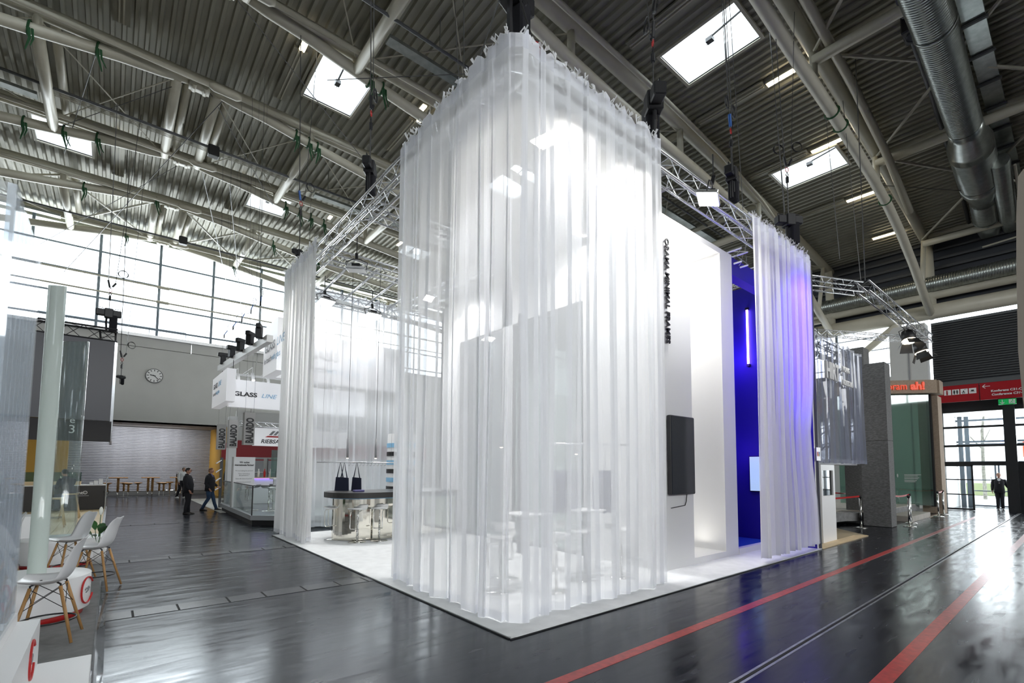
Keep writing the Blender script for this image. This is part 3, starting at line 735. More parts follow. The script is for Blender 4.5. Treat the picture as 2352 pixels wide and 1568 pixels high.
# ---- chain hoists with slings
def hoist(loc, top, label, yaw_=0, sc=1, coil=2, blue=False, grp='black chain hoists'):
    root = thing('chain_hoist', loc, label, 'hoist', grp, rz=yaw_, local=True)
    mo_ = MB().bbox(-.34*sc, .34*sc, -.1*sc, .1*sc, .28*sc, .5*sc, .02).bbox(-.12*sc, .12*sc, -.13*sc, .13*sc, .22*sc, .54*sc, .02).build('motor', 'black', root)
    MB().bbox(.02*sc, .24*sc, -.11*sc, .11*sc, -.25*sc, .34*sc, .03).build('chain_bag', 'black_cloth', root)
    MB().tube([(-.05*sc, 0, .28*sc), (-.06*sc, 0, .05*sc), (-.04*sc, 0, -.2*sc)], .035*sc, 6).build('hook_block', 'black', root)
    MB().tube([(-.3*sc, 0, .5*sc), (-.3*sc, 0, .56*sc), (-.15*sc, 0, .56*sc), (-.15*sc, 0, .5*sc)], .012*sc, 5).build('handle', 'black', mo_); MB().tube([(.3*sc, 0, .5*sc), (.3*sc, 0, .56*sc), (.15*sc, 0, .56*sc), (.15*sc, 0, .5*sc)], .012*sc, 5).build('handle', 'black', mo_)
    MB().tube([(0, 0, .5*sc), (0, 0, top)], .012, 5).build('chain', 'wire', root)
    MB().tube([(0, 0, top), (0, 0, top+.14)], .035, 6).tube([(0, 0, top+.14), (.03, 0, top+.2), (0, 0, top+.27), (-.03, 0, top+.2), (0, 0, top+.14)], .012, 5).build('hook', 'black', root)
    MB().tube([(.04*math.cos(a), 0, top+.33+.06*math.sin(a)) for a in [i*PI/5 for i in range(10)]], .01, 5, closed=True).build('shackle', 'red_plastic', root)
    h = 4.8
    zr = zd(loc[0]+0)-loc[2]
    MB().tube([(0, 0, top+.38), (-.06, 0, top+.62), (-.14, .1, zr-.7)], .011, 5).tube([(0, 0, top+.38), (.12, 0, top+.58), (.5, .2, zr-.7)], .008, 5).build('steel_rope', 'wire', root)
    MB().tube([(-.02, 0, top+.42), (-.07, 0, top+.66)], .03, 6).build('rope_clamp', 'blue_plastic' if blue else 'black', root)
    MB().tube([(.05, 0, top+.46), (.13, 0, top+.6)], .03, 6).build('rope_clamp', 'black', root)
    for k in range(coil):
        cx, cz = ((.3, top+.95), (-.2, top+.85))[k]
        m_ = MB()
        for q in range(3): m_.tube([(cx+(.12+.008*q)*math.cos(a), .01*q, cz+(.13-.006*q)*math.sin(a)) for a in [i*PI/8 for i in range(16)]], .008, 4, closed=True)
        m_.build('cable_coil', 'cable', root)
    return root
hoist((6.75, 4.42, 7.55), 1.15, 'black chain hoist on the aisle truss just right of the corner curtain', .9, 1.05, 2)
hoist((9.6, 4.45, 7.55), .95, 'black chain hoist above the left edge of the violet lit curtain', .2, .85, 2, True)
hoist((12.55, 4.45, 7.55), 1.35, 'black chain hoist above the right part of the violet lit curtain', -.6, .95, 2)
hoist((3.75, 4.55, 7.6), 1.5, 'black chain hoist right above the near corner of the curtain', .3, 1.15, 0)
hoist((3.65, 8.85, 7.4), 1.1, 'black chain hoist on the left truss in the gap between two curtains', .9, .8, 1)
hoist((3.65, 13.5, 7.35), 1.3, 'black chain hoist above the narrow left curtain', .4, .6, 1, True)
hoist((6.1, 9.2, 7.55), 1.3, 'black chain hoist hidden behind the left curtain panel', 1.2, .8, 1)
tag(MB().tube([(4.02, 4.42, 7.36), (4.08, 4.4, 7.2)], [.06, .045], 8).build('power_plug', 'red_plastic', smooth=True), 'red power plug hanging by the hoist over the near corner', 'plug')
tag(MB().tube([(3.7, 4.4, 7.9), (3.85, 4.35, 7.45), (4.02, 4.42, 7.36)], .015, 5).build('cable', 'cable'), 'black cable leading to the red power plug', 'cable')

# ---- white boxed wall with niche and blue room
WY = 4.76
wl = thing('boxed_wall', (9.9, WY, .02), 'tall white boxed wall with lettering, bright niche and blue room', 'wall')
def wbox(nm, mat, *b_): return MB().box(*b_).build(nm, mat, wl)
wbox('front_panel', 'lacquer', 7.4, 8.40, WY, WY+.14, .02, 6.44)
wbox('lintel', 'lacquer', 8.40, 9.62, WY, WY+.14, 6.33, 6.44)
wbox('pillar', 'lacquer', 9.62, 10.15, WY, WY+1.0, .02, 6.44)
wbox('plinth', 'lacquer', 8.40, 9.62, WY, WY+1.0, .02, .14)
wbox('plinth', 'lacquer', 10.15, 12.3, WY-.02, WY+.1, .02, .14)
wbox('niche_back', 'lacquer', 8.40, 9.62, WY+.95, WY+1.05, .14, 6.33)
wbox('niche_side', 'lacquer', 8.26, 8.40, WY+.14, WY+1.0, .14, 6.33)
wbox('niche_roof', 'lacquer', 8.40, 9.62, WY+.14, WY+1.0, 6.33, 6.44)
wbox('side_panel', 'lacquer', 7.4, 7.5, WY+.14, 6.6, .02, 6.44)
wbox('side_panel', 'lacquer', 7.4, 7.5, 8.9, 9.3, .02, 6.44)
wbox('side_panel', 'lacquer', 7.4, 7.5, 11.2, 12.2, .02, 6.44)
wbox('side_lintel', 'lacquer', 7.4, 7.5, 6.6, 11.2, 5.3, 6.44)
wbox('inner_wall', 'lacquer', 8.26, 8.36, WY+1.1, 12, .02, 6.44)
wbox('rear_wall', 'lacquer', 7.4, 12.3, 12.1, 12.2, .02, 6.44)
# big minimal frames in the side wall
for y0, y1 in ((6.6, 8.9), (9.3, 11.2)):
    fr = MB()
    for a in ((y0, y0+.05, .02, 5.3), (y1-.05, y1, .02, 5.3), (y0, y1, .02, .08), (y0, y1, 5.24, 5.3)): fr.box(7.42, 7.49, *a)
    wf_ = fr.build('window_frame', 'steel_dark', wl); MB().box(7.45, 7.46, y0+.05, y1-.05, .08, 5.24).build('pane', 'pane_clear', wf_)
# blue room
wbox('blue_beam', 'blue_wall', 10.15, 12.3, WY+.02, WY+.25, 6.03, 6.42)
wbox('blue_back', 'blue_wall', 10.15, 12.3, 7.6, 7.7, .02, 6.03)
wbox('blue_back', 'blue_wall', 12.2, 12.3, WY+.02, 7.6, .02, 6.42)
wbox('blue_side', 'blue_wall', 10.15, 10.2, WY+1.0, 7.6, .02, 6.03)
wbox('blue_step', 'blue_wall', 10.2, 12.2, 6.5, 7.6, .02, .5)
wbox('blue_floor', 'blue_carpet', 10.15, 12.3, WY, 6.5, .02, .1)
text('ORAMA MINIMAL FRAMES', 'wall_lettering', 'black_print', wl, (7.52, WY-.035, 5.98), .165, (0, 0, -1), (1, 0, 0), .012, sx=1.02, bold=.004)
light('niche_light', 'AREA', (9.0, 5.15, 6.25), 26, (1, .97, .90), .9, .5, aim=(9.0, 5.2, 0))
light('niche_light', 'AREA', (9.0, 5.25, .25), 2, (1, .97, .88), 1.0, .3, aim=(9.0, 5.4, 6))
light('blue_light', 'POINT', (11.6, 5.6, 4.6), 22, (.16, .06, 1), .2)
light('blue_light', 'POINT', (11.5, 5.5, 2.2), 8, (.16, .06, 1), .2)
light('blue_light', 'AREA', (11.75, 4.55, 4.6), 34, (.13, .05, 1), 1.0, 2.8, aim=(11.9, 3.0, 4.4))
light('blue_light', 'SPOT', (11.75, 4.85, 6.6), 150, (.15, .06, 1), .15, aim=(11.9, 3.9, 4.0), spot=95)
lt = thing('light_tube', (12.16, 5.345, 4.4), 'vertical violet glowing light tube on the dark blue wall', 'lamp')
yl = 7.55; k_ = yl/4.9
MB().tube([(12.16, 5.345, 5.81), (12.16, 5.345, 4.43)], .026, 8).build('glow_tube', 'neon_violet', lt, smooth=True)
MB().box(12.13, 12.2, 5.31, 5.38, 5.81, 5.87).build('end_cap', 'black', lt); MB().box(12.13, 12.2, 5.31, 5.38, 4.37, 4.43).build('end_cap', 'black', lt)
sc = thing('wall_screen', (12.15, 5.1, 1.25), 'bright blue screen half hidden behind the violet lit curtain', 'screen')
MB().box(12.13, 12.19, 4.85, 5.38, 1.25, 2.12).build('screen_case', 'black', sc); MB().box(12.12, 12.13, 4.87, 5.36, 1.27, 2.10).build('picture', 'screen_pic', sc)
# television on the white wall
tv = thing('television', (7.93, WY, 1.35), 'black upright television on the white lettered wall', 'television')
tc0 = MB().bbox(7.52, 8.31, WY-.09, WY-.01, 1.33, 2.74, .01).build('case', 'black', tv)
MB().box(7.54, 8.29, WY-.098, WY-.09, 1.35, 2.72).build('screen', 'screen_off', tc0)
MB().tube([(8.12, WY-.03, 1.33), (8.11, WY-.02, 1.2), (8.05, WY-.03, 1.13), (7.6, WY-.03, 1.1)], .008, 5).build('cable', 'cable', tv)
# end panel of the stand
ep = thing('end_panel', (12.4, 4.4, 0), 'slim white end panel between this stand and the grey curtained stand', 'wall')
MB().box(12.32, 12.42, 4.0, 12, 0, 6.45).build('panel', 'lacquer', ep); MB().box(12.305, 12.322, 4.0, 12, .02, 6.42).build('blue_lining', 'blue_wall', ep)
MB().box(12.40, 12.43, 3.94, 4.0, 0, 6.45).build('edge_strip', 'steel_dark', ep)
st = thing('sticker', (12.3, 3.93, 2.2), 'small violet sticker with coloured cube mark on the panel edge', 'sticker')
MB().box(12.26, 12.50, 3.925, 3.935, 2.0, 2.3).build('card', 'light_box', st)
for i, (c_, dx) in enumerate((('red_plastic', -.05), ('blue_plastic', .05), ('flower_yellow', -.0))): MB().box(12.36+dx-.03, 12.36+dx+.03, 3.915, 3.925, 2.1, 2.2 if i < 2 else 2.15).build('mark', c_, st)

# ---- stools, tables and bar inside
def stool(name, loc, rz, label, grp, top='stool_white', h=.78):
    root = thing(name, loc, label, 'stool', grp, rz=rz, local=True)
    MB().lathe([(.0, 0), (.20, 0), (.20, .008), (.04, .018), (0, .018)], n=28).build('base_plate', 'chrome', root, smooth=True)
    MB().tube([(0, 0, .015), (0, 0, h*.62)], .025, 12).build('column', 'chrome', root, smooth=True)
    MB().tube([(0, 0, h*.62), (0, 0, h-.05)], .017, 10).build('gas_lift', 'chrome', root, smooth=True)
    # bent tubular loop footrest
    lp = [(.02, .10, h-.04), (.16, .10, h-.06), (.185, .10, h-.1), (.185, .10, h-.42), (.16, .10, h-.46), (.12, .09, h-.465), (.12, -.09, h-.465), (.16, -.10, h-.46), (.185, -.10, h-.42), (.185, -.10, h-.1), (.16, -.10, h-.06), (.02, -.10, h-.04)]
    MB().tube(lp, .011, 6).build('footrest', 'chrome', root, smooth=True)
    pr = [(.19, .025), (.165, .015), (.12, .002), (.0, -.012), (-.10, -.006), (-.15, .015), (-.185, .06), (-.195, .085)]
    rows = []
    for dz in (0, -.018):
        rows.append([(x, y, h+z+dz) for x, z in pr for y in (0,)])
    vs_, fs = [], []
    for x, z in pr:
        for y in (-.17, .17):
            for dz in (0, -.02): vs_.append((x, y, h+z+dz))
    for i in range(len(pr)-1):
        a = i*4; b2 = a+4
        fs += [(a, a+2, b2+2, b2), (a+1, b2+1, b2+3, a+3), (a, b2, b2+1, a+1), (a+2, a+3, b2+3, b2+2)]
    fs += [(0, 1, 3, 2), (len(vs_)-4, len(vs_)-2, len(vs_)-1, len(vs_)-3)]
    MB().add(vs_, fs).build('seat', top, root, smooth=True)
    return root
sg = 'white bar stools on the stand'
ST = stool('bar_stool', (4.24, 11.86, .022), 2.4, 'white bar stool at the left end of the dark topped bar', sg)
for x, y, a, l in ((4.52, 11.08, 3.9, 'white bar stool at the aisle side of the bar, second from the left curtain'), (5.02, 10.98, 4.1, 'white bar stool at the bar just left of the big curtain'),
                   (4.95, 12.7, 1.6, 'white bar stool on the far side of the bar near its left end'), (5.7, 12.75, 1.4, 'white bar stool on the far side of the bar below the coat rail'), (5.75, 10.75, 4.6, 'white bar stool at the bar half behind the big curtain'),
                   (4.35, 5.46, 2.6, 'white bar stool behind the curtain, left of the round tables'), (5.0, 4.98, .6, 'white bar stool behind the curtain in front of the round table'),
                   (4.95, 6.1, -2.2, 'white bar stool behind the curtain on the far side of the round table'), (5.77, 5.25, 2.8, 'white bar stool behind the curtain left of the second round table'), (6.5, 4.98, -.3, 'white bar stool behind the curtain at the right end'),
                   (5.95, 6.0, 1.0, 'white bar stool behind the curtain beyond the second round table')):
    dup(ST, (x, y, .022), a, l, sg)
def rtable(loc, label):
    root = thing('round_table', loc, label, 'table', 'white bistro tables behind the curtain', local=True)
    MB().lathe([(0, 0), (.27, 0), (.27, .01), (.03, .02), (0, .02)], n=28).build('base_plate', 'lacquer', root, smooth=True)
    MB().tube([(0, 0, .02), (0, 0, 1.06)], .03, 12).build('column', 'lacquer', root, smooth=True)
    MB().lathe([(0, 1.06), (.33, 1.06), (.35, 1.07), (.35, 1.08), (0, 1.085)], n=36).build('tabletop', 'lacquer', root, smooth=True)
    return root
rtable((4.92, 5.5, .022), 'white round bistro table seen through the curtain'); rtable((6.15, 5.45, .022), 'second white round bistro table behind the curtain, farther right')
tag(MB().bbox(4.95, 5.15, 5.4, 5.55, 1.107, 1.135, .003).build('brochure_stack', 'panel_grey'), 'grey brochures lying on the round table behind the curtain', 'brochures')
# bar with dark top and mirrored body
def stadium(x0, x1, y0, y1, r, n_=10):
    yc = (y0+y1)/2; r = (y1-y0)/2; q = []
    for i in range(n_+1): a = PI/2+PI*i/n_; q.append((x0+r+r*math.cos(a), yc+r*math.sin(a)))
    return q+[(x1, y0), (x1, y1)]
ba = thing('bar_counter', (5.8, 11.9, .022), 'long bar with thick dark top and mirrored metal body', 'bar counter')
mb = MB().prism(stadium(4.22, 7.3, 11.2, 12.5, .6, 24), .03, 1.02); mb.build('body', 'mirror_gold', ba, smooth=False)
MB().prism(stadium(4.02, 7.38, 11.02, 12.68, .8, 24), 1.04, 1.17).build('bar_top', 'bar_top', ba)
MB().prism(stadium(4.15, 7.3, 11.14, 12.56, .8, 24), 1.015, 1.045).build('shadow_gap', 'blue_print', ba)
MB().prism(stadium(4.24, 7.3, 11.22, 12.48, .6, 24), .022, .03).build('foot', 'steel_dark', ba)
# coat rail with hangers and bags
cr_ = thing('coat_rail', (4.9, 12.2, 2.2), 'thin metal coat rail hanging over the bar', 'rail')
MB().tube([(4.1, 12.82, 1.9), (5.62, 11.4, 1.9)], .016, 8).build('rail', 'alu', cr_, smooth=True)
for t in (.06, .94):
    q = lerp((4.1, 12.82, 1.9), (5.62, 11.4, 1.9), t); MB().tube([q, (q[0], q[1], 6.8)], .0025, 4).build('wire', 'wire', cr_)
hk = None
for i in range(11):
    q = lerp((4.1, 12.82, 1.9), (5.62, 11.4, 1.9), .42+.045*i)
    h_ = thing('coat_hook', q, 'empty metal hook on the coat rail, %s from its left end' % ORD[i], 'hook', 'empty hooks on the coat rail')
    MB().tube([(q[0], q[1], q[2]+.02), (q[0]+.01, q[1], q[2]-.03), (q[0], q[1], q[2]-.07), (q[0]-.03, q[1], q[2]-.09), (q[0]-.04, q[1], q[2]-.06)], .004, 4).build('hook', 'alu', h_)
for i, (t, l) in enumerate(((.30, 'dark navy cloth bag hanging leftmost on the coat rail'), (.35, 'dark navy cloth bag hanging second from the left on the coat rail'), (.51, 'dark navy cloth bag hanging nearest the pendant lamp'))):
    q = Vector(lerp((4.1, 12.82, 1.9), (5.62, 11.4, 1.9), t)); bg = thing('cloth_bag', (q.x, q.y, 1.2), l, 'bag', 'bags on the coat rail')
    e = Vector((.73, -.68, 0)).normalized(); n_ = Vector((e.y, -e.x, 0)); w_ = .13
    vs_ = []
    for u, z in ((-w_, 1.16), (w_, 1.16), (w_*.9, 1.5), (-w_*.8, 1.52)):
        for s_ in (-.02, .02): vs_.append(tuple(q+e*u+n_*s_+Vector((0, 0, z-1.9))))
    MB().add(vs_, [(0, 2, 4, 6), (1, 7, 5, 3), (0, 1, 3, 2), (2, 3, 5, 4), (4, 5, 7, 6), (6, 7, 1, 0)]).build('body', 'bag_navy', bg)
    for s_ in (-.02, .02): MB().tube([tuple(q+e*(-.08)+n_*s_+Vector((0, 0, -.4))), tuple(q+Vector((0, 0, .01))), tuple(q+e*.08+n_*s_+Vector((0, 0, -.4)))], .008, 4).build('strap', 'bag_navy', bg)
tag(MB().bbox(4.6, 4.85, 11.5, 11.65, 1.17, 1.22, .01).build('pink_pouch', 'cloth_violet'), 'small pinkish pouch lying on the dark bar top', 'pouch')
def pendant(x, y, z, ln, label, zt=7.0, grp='slim tube pendant lamps'):
    p_ = thing('pendant_lamp', (x, y, z), label, 'lamp', grp)
    MB().tube([(x, y, z+ln), (x, y, zt)], .006, 5).build('cord', 'cable', p_)
    MB().tube([(x, y, z+.01), (x, y, z+ln)], .028, 12).build('lamp_tube', 'panel_grey', p_, smooth=True)
    MB().tube([(x, y, z-.002), (x, y, z+.012)], .024, 12).build('glow_disc', 'pendant_glow', p_)
for x, y, l in ((4.62, 12.1, 'slim grey tube pendant lamp over the bar, left one'), (5.2, 11.7, 'slim grey tube pendant lamp over the bar, right one')): pendant(x, y, 2.0, .5, l)
pendant(4.7, 5.9, 2.1, .5, 'slim grey pendant lamp behind the curtain, left of the round table'); pendant(4.78, 6.0, 2.15, .5, 'slim grey pendant lamp behind the curtain next to its twin'); pendant(6.1, 5.6, 2.02, .5, 'slim grey pendant lamp over the second round table')
r2_ = thing('coat_rail', (6, 5.6, 2.2), 'thin rail with hanging grey sample bags behind the curtain', 'rail')
MB().tube([(5.2, 6.1, 2.2), (6.9, 5.1, 2.2)], .02, 8).build('rail', 'alu', r2_, smooth=True)
for t in (.02, .98):
    q = lerp((5.2, 6.1, 2.2), (6.9, 5.1, 2.2), t); MB().tube([q, (q[0], q[1], 6.9)], .003, 4).build('wire', 'wire', r2_)
for i, t in enumerate((.34, .42, .50, .72, .78, .84)):
    q = lerp((5.2, 6.1, 2.2), (6.9, 5.1, 2.2), t)
    bgg = thing('sample_bag', (q[0], q[1], 1.3), 'grey faceted bag behind the curtain, %s of the %s bunch' % (('leftmost', 'middle', 'rightmost')[i % 3], 'left' if i < 3 else 'right'), 'bag', 'grey bags in the left bunch' if i < 3 else 'grey bags in the right bunch')
    MB().prism([(-.13+q[0], 1.12), (-.05+q[0], 1.02), (.1+q[0], 1.08), (.15+q[0], 1.5), (.08+q[0], 1.72), (-.06+q[0], 1.76), (-.14+q[0], 1.6)], q[1]-.03, q[1]+.03, ax=1).build('body', 'bag_grey', bgg)
    MB().tube([(q[0], q[1], 1.7), (q[0], q[1], 2.21)], .006, 4).build('strap', 'bag_grey', bgg)
# striped curved display beyond the bar and column with loudspeaker
ds = thing('striped_display', (7.0, 13.6, .02), 'curved display with dark and blue stripes at the right of the bar', 'display')
for i in range(9): MB().lathe([(.55, .3+i*.26), (.55, .3+i*.26+.13)], (7.0, 13.6, 0), 20, PI*.6, PI*1.6).build('stripe', 'black_print' if i % 2 else 'blue_print', ds)
MB().lathe([(.53, .02), (.53, 2.8)], (7.0, 13.6, 0), 20, PI*.6, PI*1.6).build('drum', 'lacquer', ds)
vc = thing('standing_column', (5.3, 6.55, .02), 'grey column with spotlights standing behind the near curtain', 'column')
MB().box(6.58, 6.70, 7.6, 7.72, .02, 5.1).build('post', 'panel_grey', vc)
MB().tube([(6.5, 7.5, 4.3), (6.42, 7.4, 3.9)], .07, 10).build('spotlight', 'steel_dark', vc); MB().tube([(6.7, 7.5, 4.3), (6.78, 7.4, 3.9)], .07, 10).build('spotlight', 'steel_dark', vc)
# ================================================================== THE GLASS STAND AT THE LEFT
tag(MB().box(-7, -.03, 2.0, 12.9, 0, .012).build('stand_carpet', 'carpet_grey'), 'grey carpet under the glass stand with white shell chairs', 'carpet')
sp = MB().box(-.045, .035, 2.0, 9.8, .0, .018).build('floor_strip', 'profile_glass'); tag(sp, 'clear plastic strip along the edge of the grey carpet', 'strip')
mb = MB(); rows = []
for i in range(14):
    rows.append([(-.16+.012*j, 4.4+.09*i, .014+.014*abs(math.sin(i*2.3+j*1.7))) for j in range(11)])
tag(mb.grid(rows).build('crumpled_foil', 'foil'), 'crumpled clear foil beside the white podium edge', 'foil')
def ring_logo(root, P, u, v, r, mat_r='red_plastic'):
    P = Vector(P); u = Vector(u); v = Vector(v); n_ = u.cross(v)
    MB().tube([P+u*(r*math.cos(a))+v*(r*math.sin(a)) for a in [.55+i*(5.3/24) for i in range(25)]], r*.07, 6).build('logo_ring', mat_r, root)
    for i, (a, b_, l) in enumerate(((-.35, .05, .2), (-.1, .1, .35), (.1, 0, .3), (-.2, -.15, .45))):
        MB().obox(P+u*(a*r)+v*(b_*r), P+u*((a+l)*r)+v*((b_+.12)*r), r*.1, r*.06, tuple(n_)).build('logo_mark', 'panel_grey', root)
pd = thing('podium', (-1.5, 4, 0), 'low flat white podium in the bottom left corner', 'podium')
MB().bbox(-3.2, -.045, 1.8, 5.09, .012, .30, .004).build('block', 'lacquer', pd)
cb = thing('counter_box', (-.7, 4.4, .3), 'open white counter box with red ring logo on the podium', 'counter')
MB().box(-.55, -.35, 3.4, 5.09, .30, .63).build('side_board', 'lacquer', cb); MB().box(-1.7, -.55, 4.95, 5.09, .30, .63).build('back_board', 'lacquer', cb)
MB().box(-1.8, -1.7, 3.4, 5.09, .30, .63).build('side_board', 'lacquer', cb); MB().box(-1.7, -.55, 3.4, 4.95, .30, .33).build('inner_floor', 'carpet_grey', cb)
ring_logo(cb, (-.346, 4.62, .47), (0, 1, 0), (0, 0, 1), .125)
def drum(x, y, r, label, h=.48):
    root = thing('display_drum', (x, y, .012), label, 'plinth', 'round white plinths')
    MB().lathe([(0, .012), (r-.06, .012), (r-.06, .09)], (x, y, 0), 40).build('base_ring', 'red_plastic', root, smooth=True)
    MB().lathe([(0, .09), (r-.004, .09), (r, .1), (r, h-.004), (r-.004, h), (0, h+.001)], (x, y, 0), 56).build('drum', 'lacquer', root, smooth=True)
    return root
d1_ = drum(-.70, 7.95, .58, 'low round white plinth with red ring logo under the crackled glass tube')
P_ = Vector((-.70+.583*math.cos(-.32), 7.95+.583*math.sin(-.32), .29)); ring_logo(d1_, P_, (-math.sin(-.32), math.cos(-.32), 0), (0, 0, 1), .15)
drum(-.62, 11.85, .58, 'low round white plinth farther back beside the potted lily')
drum(-1.9, 9.6, .55, 'low round white plinth at the left behind the ribbed glass wall')
def gtube(x, y, r, z0, z1, mat, label, cut=0):
    root = thing('glass_tube', (x, y, z0), label, 'glass tube', 'standing glass tubes')
    n_ = 28; vo_, vi_ = [], []
    mb = MB()
    for rr in (r, r-.018):
        ring = []
        for z in (z0, None):
            for k in range(n_):
                a = 2*PI*k/n_; zz = z0 if z is not None else z1+cut*math.cos(a-1.0)
                ring.append((x+rr*math.cos(a), y+rr*math.sin(a), zz))
        mb.add(ring, [(k, (k+1) % n_, n_+(k+1) % n_, n_+k) for k in range(n_)])
    q = len(mb.v)//2
    mb.f += [(n_+k, n_+(k+1) % n_, q+n_+(k+1) % n_, q+n_+k) for k in range(n_)]
    mb.build('wall', mat, root, smooth=True); return root
gtube(-.62, 8.1, .085, .482, 4.0, 'tube_crackle', 'tall pale crackled glass tube standing on the near white plinth', .02)
gtube(-.62, 12.0, .19, .482, 4.08, 'tube_clear', 'wide clear glass tube just right of the crackled tube', .05)
gtube(-1.95, 9.6, .17, .482, 4.3, 'tube_clear', 'wide clear glass tube between the ribbed glass and the crackled tube')
# profiled glass wall
pg = thing('profiled_glass_wall', (-.5, 4.4, .632), 'tall wall of ribbed channel glass standing on the white counter box', 'glass wall')
for i in range(8):
    y0 = 3.81+i*.155; x0 = -.484; ztop = 3.365-.004*i
    MB().box(x0-.006, x0, y0+.003, y0+.152, .70, ztop).build('glass_channel', 'profile_glass', pg)
    for ya in (y0+.003, y0+.147): MB().box(x0-.04, x0-.006, ya, ya+.005, .70, ztop).build('channel_flange', 'profile_flange', pg)
MB().box(-.80, x0, 3.80, 3.806, .70, 3.36).build('return_pane', 'profile_glass', pg)
MB().box(-.54, -.47, 3.79, 5.06, .632, .70).build('bottom_rail', 'lacquer', pg)

# shell bar chairs
def shell(name, loc, rz, label, h=.62, seat=True):
    root = thing(name, loc, label, 'chair', 'white shell bar chairs', rz=rz, local=True)
    ctl = [(.235, .0, .17), (.22, -.012, .205), (.15, -.035, .222), (.06, -.05, .23), (-.04, -.045, .235), (-.12, -.015, .237), (-.17, .05, .236), (-.195, .13, .232), (-.212, .22, .222), (-.232, .30, .205), (-.248, .355, .175), (-.258, .39, .12)]
    rows = []; K = len(ctl)-1
    def cr(i, t, c):
        a, b_, c_, d = [ctl[max(0, min(K, i+q))][c] for q in (-1, 0, 1, 2)]
        return .5*((2*b_)+(-a+c_)*t+(2*a-5*b_+4*c_-d)*t*t+(-a+3*b_-3*c_+d)*t**3)
    for i in range(K):
        for q in range(3 if i < K-1 else 4):
            t = q/3; x, z, w_ = cr(i, t, 0), cr(i, t, 1), cr(i, t, 2); g = (i+t)/K
            bk = max(0, min(1, (g-.30)/.30)); bk = bk*bk*(3-2*bk); sd = math.sin(PI*min(1, max(0, g*1.05)))**.6
            rows.append([(x+bk*.085*(abs(u)**2.4)*sd*(1.25-g*.7), u*w_*(1-.05*abs(u)*sd), h+z+(1-bk)*.07*(abs(u)**2.4)*sd+bk*.012*abs(u)) for u in [(j_-6)/6 for j_ in range(13)]])
    # thicken
    mb = MB().grid(rows).grid([[(x, y, z-.008) for x, y, z in r_] for r_ in rows])
    R_, Cc = len(rows), 13; o_ = R_*Cc
    edge = [(0, j) for j in range(Cc)]+[(i, Cc-1) for i in range(1, R_)]+[(R_-1, j) for j in range(Cc-2, -1, -1)]+[(i, 0) for i in range(R_-2, 0, -1)]
    for (a, b_), (c, d) in zip(edge, edge[1:]+edge[:1]): mb.f.append((a*Cc+b_, c*Cc+d, o_+c*Cc+d, o_+a*Cc+b_))
    mb.build('seat_shell', 'shell_white', root, smooth=True)
    F_ = [(.15, .15), (.15, -.15), (-.13, .15), (-.13, -.15)]; G = [(.235, .235), (.235, -.235), (-.235, .235), (-.235, -.235)]
    zt = h-.05
    for (a, b_), (c, d) in zip(F_, G):
        lg_ = MB().tube([(a*.8, b_*.8, zt-.02), (c, d, 0)], [.016, .013], 10).build('leg', 'wood', root, smooth=True)
        MB().tube([(a*.55, b_*.55, zt+.01), (a*.8, b_*.8, zt), (a*.82, b_*.82, zt-.05)], .009, 5).build('bracket', 'black', lg_)
    at_ = lambda i, t: (F_[i][0]*.8+(G[i][0]-F_[i][0]*.8)*t, F_[i][1]*.8+(G[i][1]-F_[i][1]*.8)*t, zt*(1-t))
    for i, j in ((0, 1), (1, 3), (3, 2), (2, 0)):
        MB().tube([at_(i, .05), at_(j, .42)], .0035, 4).build('wire_brace', 'black', root); MB().tube([at_(j, .05), at_(i, .42)], .0035, 4).build('wire_brace', 'black', root)
    MB().tube([(.215*math.cos(a)*1.02, .215*math.sin(a)*1.02, .2) for a in [k*PI/12 for k in range(24)]], .009, 6, closed=True).build('foot_ring', 'black', root, smooth=True)
    return root
az = math.atan2(.64, -.77)
CH = shell('shell_chair', (-.42, 6.85, .012), 3.0, 'white shell bar chair with wooden legs nearest the camera')
dup(CH, (-.1, 9.2, .012), 2.8, 'white shell bar chair at the carpet edge next to the dark floor')
dup(CH, (-.42, 10.3, .012), 3.6, 'white shell bar chair facing us behind the other two')
dup(CH, (-1.25, 10.8, .012), 3.3, 'white shell bar chair half hidden behind the crackled glass tube')
# potted plants
def leaf_(mb, base, d, ln, w_, droop=.3):
    base = Vector(base); d = Vector(d).normalized(); s_ = d.cross(Vector((0, 0, 1))); s_ = s_.normalized() if s_.length > .01 else Vector((1, 0, 0))
    L_, R_, M_ = [], [], []
    for i in range(7):
        t = i/6; p_ = base+d*ln*t+Vector((0, 0, -droop*ln*t*t)); w2 = w_*math.sin(PI*min(1, t*.95+.05))**.8
        L_.append(p_+s_*w2+Vector((0, 0, w2*.2))); R_.append(p_-s_*w2+Vector((0, 0, w2*.2))); M_.append(p_)
    return mb.grid([L_, M_, R_])
pl_ = thing('potted_lily', (-.12, 11.6, .012), 'potted peace lily with one white flower behind the shell chairs', 'plant')
MB().lathe([(0, .012), (.11, .012), (.14, .32), (.125, .32), (.12, .28), (0, .28)], (-.12, 11.6, 0), 20).build('pot', 'pot_white', pl_, smooth=True)
for a, e_, ln, w_ in ((.3, 1.2, .38, .07), (1.4, 1.0, .33, .06), (2.6, .9, .3, .055), (3.8, .8, .33, .06), (5.0, 1.0, .34, .06), (5.8, .7, .28, .05), (2.0, 1.5, .30, .06), (4.4, .5, .3, .05)):
    b0 = (-.12+.03*math.cos(a), 11.6+.03*math.sin(a), .3); q = (b0[0]+math.cos(a)*.08, b0[1]+math.sin(a)*.08, .45+.1*e_)
    leaf_(MB(), q, (math.cos(a), math.sin(a), e_), ln, w_, .25).build('leaf', 'leaf', pl_, smooth=True)
    MB().tube([b0, q], .006, 5).build('stalk', 'leaf', pl_)
